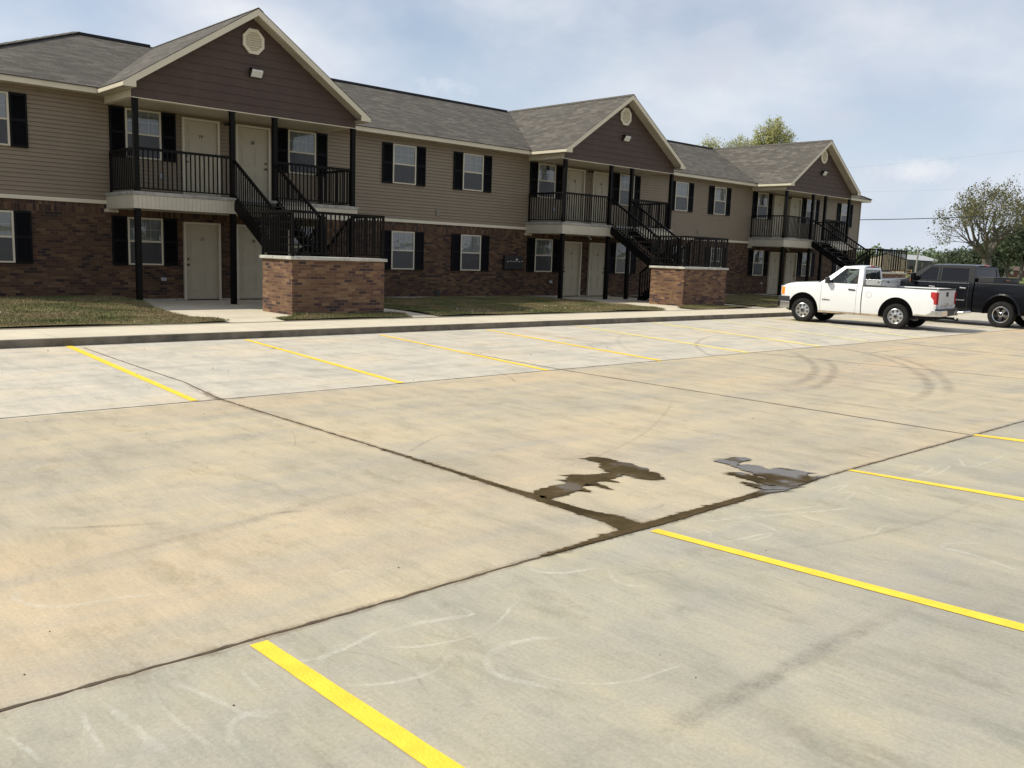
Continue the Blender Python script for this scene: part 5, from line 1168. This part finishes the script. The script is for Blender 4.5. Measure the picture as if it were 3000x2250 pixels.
    mb.build('seat', M['seat'], ca, bevel=0.03)
    mb = MB(); mb.box(-wb_ + 0.08, wb_ - 0.08, cowl - 0.42, cowl - 0.03, belt - 0.4, belt - 0.005); mb.build('dashboard', M['trim'], ca, bevel=0.03)
    mb = MB(); cs = Vector((-0.38, cowl - 0.55, belt + 0.02)); ring = [cs + Vector((0.19 * math.cos(a), 0.07 * math.sin(a), 0.18 * math.sin(a))) for a in [i * math.pi / 10 for i in range(21)]]
    mb.tube(ring, 0.016, 6); mb.bar(cs - Vector((0.18, 0, 0)), cs + Vector((0.18, 0, 0)), 0.03, 0.02); mb.bar(cs, cs + Vector((0, 0.3, -0.1)), 0.05, 0.05); mb.build('steering_wheel', M['trim'], ca)
    # door mirrors
    for sg in (-1, 1):
        mb = MB(); my, mz = T['mirror']; x = sg * (cx(mz) + 0.14); hm = T['mirh']
        mb.box(x - 0.10, x + 0.10, my - 0.05, my + 0.06, mz - hm, mz + hm); mb.bar((sg * (cx(mz) - 0.02), my + 0.02, mz - 0.05), (x, my + 0.02, mz - 0.06), 0.05, 0.05); mi_ = mb.build('door_mirror', M['trim'] if not T['crew'] else M['blackpaint'], ca, bevel=0.03)
        if T['crew']:
            mb = MB(); mb.box(x - 0.09, x + 0.09, my + 0.055, my + 0.075, mz + 0.03, mz + hm - 0.01); mb.build('mirror_shell', M['chrome'], mi_, bevel=0.01)
            mb = MB(); mb.box(x - 0.07, x + 0.07, my + 0.06, my + 0.078, mz - hm + 0.03, mz - 0.01); mb.build('turn_signal', M['amber'], mi_, bevel=0.008)
    return root, half, patch, cx
WT = dict(paint=M['white'], seam=M['greyseam'], wb=3.02, r=0.39, nose=3.84, tail=-1.15, belt=1.33, rail=1.30, hood0=1.335, hood1=1.24, cowl=2.46, bedf=1.07, cabb=1.10, arch=0.535, w=1.0, rock=0.36,
          seams=(2.42, 1.26), handles=(1.42,), handlemat=M['trim'], flare=0.0, flaremat=M['white'], rim=0.225, crew=False, roof=1.90, roofw=0.76, roofy=(1.17, 1.80), outer=None,
          openings=[[(2.22, 1.345), (1.27, 1.345), (1.31, 1.81), (1.72, 1.81)]],
          strips=[[(2.50, 1.32), (2.22, 1.345), (1.72, 1.81), (1.80, 1.89)], [(1.80, 1.89), (1.72, 1.81), (1.31, 1.81), (1.17, 1.89)], [(1.17, 1.89), (1.31, 1.81), (1.27, 1.345), (1.10, 1.32)], [(1.10, 1.32), (1.27, 1.345), (2.22, 1.345), (2.50, 1.32)]],
          screen=((2.44, 1.34), (1.80, 1.85)), rglass=M['rearglass'], sglass=M['carglass'], seats=(1.38,), mirror=(2.20, 1.42), mirh=0.10)
wt, whalf, wpatch, wcx = pickup(WT, 'white single cab pickup truck parked facing the building', (25.53, -12.82, 0.0), R_(-5.52), 0.8936)
# script badge on the door, fuel door, dirt on the sill and on the tailgate
fc = bpy.data.curves.new('door_badge', 'FONT'); fc.body = 'SIERRA'; fc.size = 0.075; fc.extrude = 0.002; fc.offset = 0.001; fc.space_character = 1.15
fo = text_mesh('door_badge', fc, wt)
fo.matrix_local = Matrix(((0, 0, -1, -(whalf(2.3, 0.78) + 0.006)), (-1, 0, 0, 2.36), (0, 1, 0, 0.76), (0, 0, 0, 1)))
mb = MB(); n = 20
for k in range(n):
    a, c = 2 * math.pi * k / n, 2 * math.pi * (k + 1) / n; cy, cz, ra, rb_ = 0.86, 1.02, 0.085, 0.092
    pts = [(cy + rr * math.cos(t_), cz + rr * math.sin(t_)) for rr, t_ in ((ra, a), (rb_, a), (rb_, c), (ra, c))]
    mb.quad(*[(-(whalf(y, z) + 0.004), y, z) for y, z in pts])
mb.build('fuel_door', M['greyseam'], wt)
wpatch('sill_dirt', 0.53, 2.48, 0.36, 0.42, M['dust'], 0.002, 6); wpatch('sill_dirt', -1.1, -0.55, 0.47, 0.50, M['dust'], 0.002, 4)
mb = MB(); yy = -1.1885
def scrawl(x0, z0, pts):
    q = [(x0 - px * 0.10, yy, z0 + pz * 0.10) for px, pz in pts]
    for a, c in zip(q, q[1:]): mb.bar(a, c, 0.006, 0.009, up=(0, 1, 0))
rs = random.Random(4); x = 0.62
while x > -0.55:
    pts = [(0, 0)]
    for _ in range(rs.randint(3, 5)): pts.append((pts[-1][0] + rs.uniform(0.05, 0.4), rs.uniform(-0.5, 1.0)))
    scrawl(x, 0.78, pts); x -= 0.16 if rs.random() < 0.75 else 0.24
mb.build('finger_writing', M['dust'], kids(wt)[[c.name.split('.')[0] for c in kids(wt)].index('tailgate')])
# aluminium box across the bed
tb = empty('tool_box', (25.53, -12.82, 0.0), R_(5.52), 0.8936); tag(tb, 'silver tread plate tool box lying across the white truck bed', 'tool box')
mb = MB(); mb.box(-0.90, 0.90, 0.55, 1.03, 1.312, 1.47); mb.box(-0.74, 0.74, 0.58, 1.0, 1.04, 1.311); mb.build('box_body', M['plate'], tb, bevel=0.008)
mb = MB(); mb.box(-0.91, 0.91, 0.535, 1.04, 1.473, 1.50); mb.build('box_lid', M['plate'], tb, bevel=0.008)
mb = MB(); mb.tube([(-0.90, 0.62, 1.42), (-0.912, 0.62, 1.42)], 0.025, 10); mb.box(-0.3, -0.2, 0.535, 0.55, 1.40, 1.46); mb.build('box_latch', M['trim'], tb)
BT = dict(paint=M['blackpaint'], seam=M['seam'], wb=3.9, r=0.42, nose=4.72, tail=-1.25, belt=1.40, rail=1.42, hood0=1.43, hood1=1.36, cowl=3.42, bedf=0.93, cabb=0.97, arch=0.56, w=1.02, rock=0.44,
          seams=(3.30, 2.17, 1.12), handles=(2.36, 1.30), handlemat=M['chrome'], flare=0.035, flaremat=M['blackpaint'], rim=0.255, crew=True, roof=1.97, roofw=0.79, roofy=(1.06, 2.70), outer=None,
          openings=[[(3.05, 1.43), (2.22, 1.43), (2.25, 1.88), (2.55, 1.88)], [(2.12, 1.43), (1.16, 1.43), (1.22, 1.87), (2.15, 1.88)]],
          strips=[[(3.46, 1.39), (3.05, 1.43), (2.55, 1.88), (2.66, 1.96)], [(2.66, 1.96), (2.55, 1.88), (2.25, 1.88), (2.15, 1.88), (1.22, 1.87), (1.06, 1.96)], [(1.06, 1.96), (1.22, 1.87), (1.16, 1.43), (0.97, 1.39)], [(0.97, 1.39), (1.16, 1.43), (2.12, 1.43), (2.22, 1.43), (3.05, 1.43), (3.46, 1.39)], [(2.22, 1.43), (2.12, 1.43), (2.15, 1.88), (2.25, 1.88)]],
          screen=((3.40, 1.41), (2.66, 1.92)), rglass=M['tint'], sglass=M['tint'], seats=(1.35, 2.3), mirror=(3.02, 1.50), mirh=0.17)
bt, bhalf, bpatch, bcx = pickup(BT, 'black crew cab pickup truck parked beyond the white one', (30.106, -14.206, 0.0), R_(5.84), 0.935)
bpatch('belt_moulding', 1.10, 3.18, 1.36, 1.40, M['chrome'], 0.032, 6); bpatch('door_moulding', 1.2, 3.2, 0.80, 0.84, M['chrome'], 0.008, 6)
for sg in (-1, 1):
    mb = MB(); mb.tube([(sg * 1.0, 3.15, 0.46), (sg * 1.06, 2.9, 0.40), (sg * 1.06, 1.2, 0.40), (sg * 1.0, 0.95, 0.46)], 0.045, 8)
    mb.build('running_board', M['chrome'], bt, smooth=True)
bb = empty('tool_box', (30.106, -14.206, 0.0), R_(-5.84), 0.935); tag(bb, 'black tool box lying across the black truck bed', 'tool box')
mb = MB(); mb.box(-0.92, 0.92, 0.36, 0.86, 1.43, 1.575); mb.box(-0.74, 0.74, 0.4, 0.83, 1.16, 1.43); mb.build('box_body', M['trim'], bb, bevel=0.01)
mb = MB(); mb.box(-0.93, 0.93, 0.345, 0.87, 1.577, 1.605); mb.build('box_lid', M['trim'], bb, bevel=0.01)
mb = MB(); mb.box(-0.15, 0.15, 0.335, 0.344, 1.50, 1.54); mb.build('box_latch', M['redlens'], bb)

# ------------------------------------------------------------------ background
def at(upx, vpx, dist):
    # world point seen at a photo pixel (3000 wide) and a horizontal distance
    d = r * ((upx - 1500) / 2597.76) - u * ((vpx - 1125) / 2597.76) + f
    return CAM + d * (dist / math.hypot(d.x, d.y))
def ground_at(upx, dist):
    p = at(upx, 795, dist); return Vector((p.x, p.y, -0.06))
M['bark'] = mat('grey_bark', (0.13, 0.11, 0.09), 0.95, var=(3, 0.35), bump=(8, 0.5))
LEAF = {'oak': leaf_mat('oak_leaf', [(0.10, 0.11, 0.04), (0.15, 0.155, 0.055), (0.20, 0.18, 0.075), (0.25, 0.20, 0.095)]),
        'spring': leaf_mat('spring_leaf', [(0.28, 0.31, 0.09), (0.38, 0.39, 0.14), (0.48, 0.46, 0.20), (0.55, 0.50, 0.27)]),
        'dark': leaf_mat('dark_leaf', [(0.055, 0.072, 0.048), (0.08, 0.10, 0.06), (0.115, 0.14, 0.08), (0.15, 0.17, 0.095)]),  # lightened so the leaf colour carries some distance haze
        'wood': leaf_mat('wood_leaf', [(0.12, 0.15, 0.085), (0.16, 0.205, 0.105), (0.21, 0.26, 0.125), (0.25, 0.29, 0.15)])}  # far woods: haze lightened into the leaf colour
def leafcloud(name, C_, sp, size, mt, parent, n, seed):
    """n leaf tufts scattered about the centres C_ with spread sp"""
    rg = np.random.default_rng(seed); C_ = np.array(C_, float); idx = rg.integers(0, len(C_), n)
    P = C_[idx] + rg.normal(0, 1, (n, 3)) * np.array(sp)
    a = rg.normal(0, 1, (n, 3)); a /= np.linalg.norm(a, axis=1)[:, None]
    b_ = np.cross(a, rg.normal(0, 1, (n, 3))); b_ /= np.linalg.norm(b_, axis=1)[:, None]
    s = (rg.uniform(0.55, 1.25, n) * size)[:, None]
    V = np.stack([P - a * s * 0.5, P + b_ * s * 0.32, P + a * s * 0.5, P - b_ * s * 0.32], 1)
    tone = np.clip(rg.normal(0.5, 0.22, len(C_))[idx] + rg.normal(0, 0.12, n), 0, 1)
    return raw(name, V.reshape(-1, 3), np.arange(4 * n).reshape(-1, 4), LEAF[mt], parent, attr={'a': np.repeat(tone, 4)})
def tree(name, label, base, H, spread, trunk, mt, nleaf, lsize, seed, fork=0.22, levels=4, group=None, lsp=0.035, lean=0.0, cat='tree', skip=0.0, radius=None, crown0=0.0, tiltk=1.0, dome=0.0):
    rg = random.Random(seed); t = empty(name, base); tag(t, label, cat, group)
    mb = MB(); tips = []
    def grow(p, d, ln, rad, lv):
        n = 4; pts = [p]; q = p; dd = d
        for k in range(n):
            dd = (dd + Vector((rg.gauss(0, .10), rg.gauss(0, .10), rg.gauss(0.03, .07)))).normalized(); q = q + dd * (ln / n); pts.append(q)
        r1_ = rad * 0.62; mb.tube(pts, [rad + (r1_ - rad) * k / n for k in range(n + 1)], 7 if lv < 2 else 5 if lv < 3 else 4, cap=False)
        if lv >= levels:
            tips.append(q); tips.append(pts[2]); return
        if lv >= levels - 1: tips.append(pts[3])
        nb = rg.choice((3, 4)) if lv > 0 else 6
        for k in range(nb):
            az = 2 * math.pi * (k + rg.uniform(-.25, .25)) / nb; tilt = (rg.uniform(0.35, 0.95) if lv == 0 else rg.uniform(0.30, 0.80)) * (1.0 if k else 0.35) * tiltk
            a = dd.orthogonal().normalized(); b2 = dd.cross(a)
            nd = (dd * math.cos(tilt) + (a * math.cos(az) + b2 * math.sin(az)) * math.sin(tilt)); nd.x *= spread; nd.y *= spread; nd.normalize()
            st = pts[-1] if k % 2 == 0 or lv == 0 else pts[-2]
            grow(st, nd, ln * rg.uniform(0.66, 0.86) * (1.35 if lv == 0 else 1.0), r1_ * rg.uniform(0.55, 0.78), lv + 1)
    if dome:
        c0 = Vector((0, 0, H - radius * 2.1)); mb.tube([(0, 0, 0), tuple(c0 * 0.5), tuple(c0)], [trunk, trunk * 0.8, trunk * 0.5], 7)
        for _ in range(int(dome)):
            az = rg.uniform(0, 6.283); el = math.asin(rg.uniform(-0.25, 1)); q = rg.uniform(0.55, 1.0) ** 0.5
            e_ = Vector((math.cos(az) * math.cos(el) * radius * q, math.sin(az) * math.cos(el) * radius * q, H - radius * 1.05 + math.sin(el) * radius * 1.05 * q))
            m_ = c0.lerp(e_, 0.5) + Vector((rg.gauss(0, .1), rg.gauss(0, .1), rg.uniform(-0.1, 0.3))) * radius * 0.4
            mb.tube([tuple(c0 * rg.uniform(0.9, 1)), tuple(m_), tuple(e_)], [trunk * 0.22, trunk * 0.12, trunk * 0.03], 4, cap=False); tips.append(e_); tips.append(m_.lerp(e_, 0.65))
    else: grow(Vector((0, 0, 0)), Vector((lean, 0, 1)).normalized(), H * fork, trunk, 0)
    top = max(v[2] for v in mb.v); k = 1.0 if dome else H / top
    kx = k
    if dome: kx = 1.0
    elif radius: kx = radius / sorted(math.hypot(p.x, p.y) for p in tips)[int(0.93 * len(tips))]
    mb.v = [(x * kx, y * kx, z * k) for x, y, z in mb.v]; tips = [(p[0] * kx, p[1] * kx, p[2] * k) for p in tips]
    tips = [p for p in tips if p[2] > crown0 * H]
    mb.build('trunk', M['bark'], t, smooth=True)
    if skip: tips = [p for p in tips if rg.random() > skip or p[2] > 0.82 * H]
    leafcloud('crown', tips, (H * lsp,) * 3, lsize, mt, t, nleaf, seed)
    return t
tree('oak_tree', 'broad spreading tree with sparse new leaves, behind the black truck', ground_at(2890, 160), 16.6, 1.0, 0.66, 'oak', 5200, 0.34, 11, fork=0.15, levels=5, lsp=0.017, skip=0.40, radius=8.6, tiltk=0.95)
TG = 'spring trees behind the roof'
tree('spring_tree', 'rounded pale green tree top rising right above the farthest roof', ground_at(2236, 120), 19.8, 0.95, 0.4, 'spring', 5200, 0.23, 5, group=TG, lsp=0.011, radius=2.75, dome=140)
tree('spring_tree', 'airy pale tree top left of the rounded one above the roof', ground_at(2140, 118), 17.5, 0.9, 0.3, 'spring', 1900, 0.21, 8, group=TG, lsp=0.0105, radius=2.0, dome=80)
tree('spring_tree', 'small wispy tree top at the roof valley, leftmost above the roof', ground_at(2058, 116), 17.0, 0.8, 0.25, 'spring', 900, 0.2, 21, group=TG, lsp=0.02, radius=1.3, dome=40)
# far belts of woodland, each read as one mass
def wood(name, label, u0, u1, d0, d1, h0, h1, n, mt, seed, size, per):
    rg = random.Random(seed); cs = []
    for _ in range(n):
        p = ground_at(rg.uniform(u0, u1), rg.uniform(d0, d1)); h = rg.uniform(h0, h1); rr = h * rg.uniform(0.22, 0.34)
        for _ in range(14):
            a, e = rg.uniform(0, 6.283), rg.uniform(-0.9, 1); q = rr * rg.uniform(0.55, 1)
            cs.append((p.x + q * math.cos(a), p.y + q * math.sin(a), h * 0.60 + (h * 0.36) * e))
        for k in range(5): cs.append((p.x + rg.uniform(-rr, rr), p.y + rg.uniform(-rr, rr), h * rg.uniform(0.03, 0.4)))
    o = leafcloud(name, cs, (size * 0.9,) * 3, size, mt, None, n * per, seed); tag(o, label, 'woods', kind='stuff'); return o
wood('far_woods', 'light green belt of woods along the horizon', 2380, 3400, 430, 520, 7.0, 9.8, 110, 'wood', 3, 1.5, 260)
wood('near_woods', 'darker green woods behind the spreading tree', 2765, 2930, 250, 300, 4.6, 7.2, 26, 'dark', 4, 0.9, 420)
for i, (uu_, dd_, hh_, lab) in enumerate(((2905, 215, 7.5, 'dark green bushy tree low at the left of the far house'), (2948, 230, 9.5, 'dark green tree standing behind the far brick house'), (2990, 205, 11.0, 'tall dark green tree at the right edge of the picture'), (3035, 200, 12.5, 'dark tree mostly outside the right edge of the picture'), (2870, 240, 6.5, 'low dark tree behind the trunk of the spreading tree'))):
    if uu_ > 3010: continue
    tree('evergreen_tree', lab, ground_at(uu_, dd_), hh_, 1.05, 0.3, 'dark', 4200, 0.75, 40 + i, fork=0.18, levels=3, group='dark trees at the pasture edge', lsp=0.085)
# metal shed
def shed():
    a = ground_at(2534, 260); b_ = ground_at(2654, 250); c = ground_at(2750, 285)
    ex = (b_ - a); w = ex.length; ex.normalize(); ey = (c - b_); ln = 40.0; ey.normalize()
    s = empty('metal_shed', a); tag(s, 'tan and grey metal shed with pale roof in the distance', 'shed')
    he, hr = 4.05, 5.45
    P = lambda i, j, z: tuple(ex * i + ey * j + Vector((0, 0, z)))
    mb = MB(); mb.poly([P(0, 0, 0), P(w, 0, 0), P(w, 0, he), P(w / 2, 0, hr), P(0, 0, he)]); mb.poly([P(w, ln, 0), P(0, ln, 0), P(0, ln, he), P(w / 2, ln, hr), P(w, ln, he)]); mb.build('gable_end', mat('tan_metal', (0.34, 0.285, 0.20), 0.5, var=(0.6, 0.06)), s)
    mb = MB(); mb.quad(P(w, 0, 0), P(w, ln, 0), P(w, ln, he), P(w, 0, he)); mb.quad(P(0, ln, 0), P(0, 0, 0), P(0, 0, he), P(0, ln, he)); sw_ = mb.build('side_wall', mat('grey_metal', (0.15, 0.14, 0.13), 0.5, var=(0.6, 0.06)), s)
    mb = MB(); mb.quad(P(w + .35, -.35, he - .1), P(w + .35, ln, he - .1), P(w / 2, ln, hr + .12), P(w / 2, -.35, hr + .12)); mb.quad(P(-.35, ln, he - .1), P(-.35, -.35, he - .1), P(w / 2, -.35, hr + .12), P(w / 2, ln, hr + .12)); mb.build('roof', mat('galvanised_roof', (0.40, 0.40, 0.39), 0.45, var=(0.5, 0.06)), s)
    for j in (9.0, 15.0):
        mb = MB(); mb.quad(P(w + 0.06, j, 2.1), P(w + 0.06, j + 1.6, 2.1), P(w + 0.06, j + 1.6, 3.4), P(w + 0.06, j, 3.4)); mb.build('window', M['frame'], s)
    mb = MB(); mb.quad(P(w + 0.06, 3, 0), P(w + 0.06, 6.5, 0), P(w + 0.06, 6.5, 2.4), P(w + 0.06, 3, 2.4)); mb.build('door', M['trim'], s)
    mb = MB(); mb.quad(P(w * .3, -0.06, 0.4), P(w * .62, -0.06, 0.4), P(w * .62, -0.06, 0.9), P(w * .3, -0.06, 0.9)); mb.build('door', M['trim'], s)
shed()
# utility pole in the pasture
up = empty('utility_pole', ground_at(2681, 120)); tag(up, 'thin bare utility pole in the pasture beside the metal shed', 'utility pole')
mb = MB(); mb.tube([(0, 0, 0), (0.18, -0.1, 4.3)], [0.13, 0.09], 8); mb.build('pole', mat('weathered_pole', (0.27, 0.25, 0.22), 0.9, var=(3, 0.2)), up)
mb = MB(); mb.bar((0.1, -0.2, 3.9), (0.25, -0.02, 3.9), 0.08, 0.12); mb.build('bracket', M['bronze'], up)
# stack of timber pallets
ps = empty('pallet_stack', ground_at(2652, 105), 0.4); tag(ps, 'tan stack of wooden pallets left of the black truck hood', 'pallets')
tim = mat('fresh_timber', (0.46, 0.30, 0.14), 0.8, var=(4, 0.25))
for k in range(7):
    mb = MB(); z = 0.02 + 0.235 * k
    for y in (-0.6, 0, 0.6): mb.box(-0.75, 0.75, y - 0.05, y + 0.05, z, z + 0.12)
    for i in range(6): mb.box(-0.74 + 0.26 * i, -0.56 + 0.26 * i, -0.66, 0.66, z + 0.121, z + 0.16)
    mb.build('pallet', tim, ps)
ps = empty('scrap_heap', ground_at(2618, 108), 0.2); tag(ps, 'low rusty heap behind the white truck cab', 'heap')
rs = random.Random(9); mb = MB()
for k in range(46):
    p = Vector((rs.uniform(-1.3, 1.3), rs.uniform(-0.7, 0.7), rs.uniform(0.1, 1.25))); d = Vector((rs.gauss(0, 1), rs.gauss(0, .5), rs.gauss(0, .25))).normalized() * rs.uniform(0.3, 0.9)
    mb.bar(p - d / 2, p + d / 2, rs.uniform(.05, .25), rs.uniform(.04, .2))
mb.box(-1.3, 1.3, -0.7, 0.7, 0, 0.9); mb.build('scrap', mat('rusty_scrap', (0.13, 0.075, 0.045), 0.9, var=(3, 0.5)), ps)
# far house
hs = empty('brick_house', ground_at(2968, 330), R_(-48)); tag(hs, 'small far off red brick house under the dark trees', 'house')
mb = MB(); mb.box(-3.4, 3.4, -2.5, 2.5, 0, 2.3); mb.build('wall', mat('red_brick_far', (0.16, 0.075, 0.055), 0.9, var=(1, 0.2)), hs)
mb = MB(); mb.poly([(-3.7, -2.9, 2.25), (3.7, -2.9, 2.25), (3.7, 0, 3.5), (-3.7, 0, 3.5)]); mb.poly([(3.7, 2.9, 2.25), (-3.7, 2.9, 2.25), (-3.7, 0, 3.5), (3.7, 0, 3.5)])
for x in (-3.4, 3.4): mb.poly([(x, -2.5, 2.3), (x, 2.5, 2.3), (x, 0, 3.42)])
mb.build('roof', mat('brown_roof_far', (0.11, 0.075, 0.06), 0.9, var=(1, 0.2)), hs)
for x in (-2, 0.6): 
    mb = MB(); mb.box(x, x + 1, -2.56, -2.5, 0.9, 1.9); mb.build('window', M['frame'], hs)
# overhead wires crossing the sky at the right
def wire(label, pa, pb, rad, sag, dist):
    a, b_ = at(*pa, dist), at(*pb, dist); d = b_ - a; A_ = a - d * 0.9; B_ = b_ + d * 0.9; mb = MB()
    pts = []
    for k in range(41):
        t_ = k / 40; q = A_.lerp(B_, t_); q.z -= sag * (4 * t_ * (1 - t_) - 0.8); pts.append(q)
    mb.tube(pts, rad, 5); o = mb.build('overhead_wire', mat('wire_%s' % str(rad).replace('.', '_'), (0.03, 0.03, 0.032), 0.6, var=(2, 0.2))); tag(o, label, 'wire', 'overhead wires')
wire('thick dark overhead wire crossing the sky from the building corner', (2517, 642.5), (3000, 627), 0.030, 0.5, 75)
wire('faint thin overhead wire, highest of the three', (2517, 488), (3000, 440), 0.0025, 0.4, 75)
wire('faint thin overhead wire between the highest and the thick one', (2517, 561), (3000, 545), 0.0025, 0.4, 76)
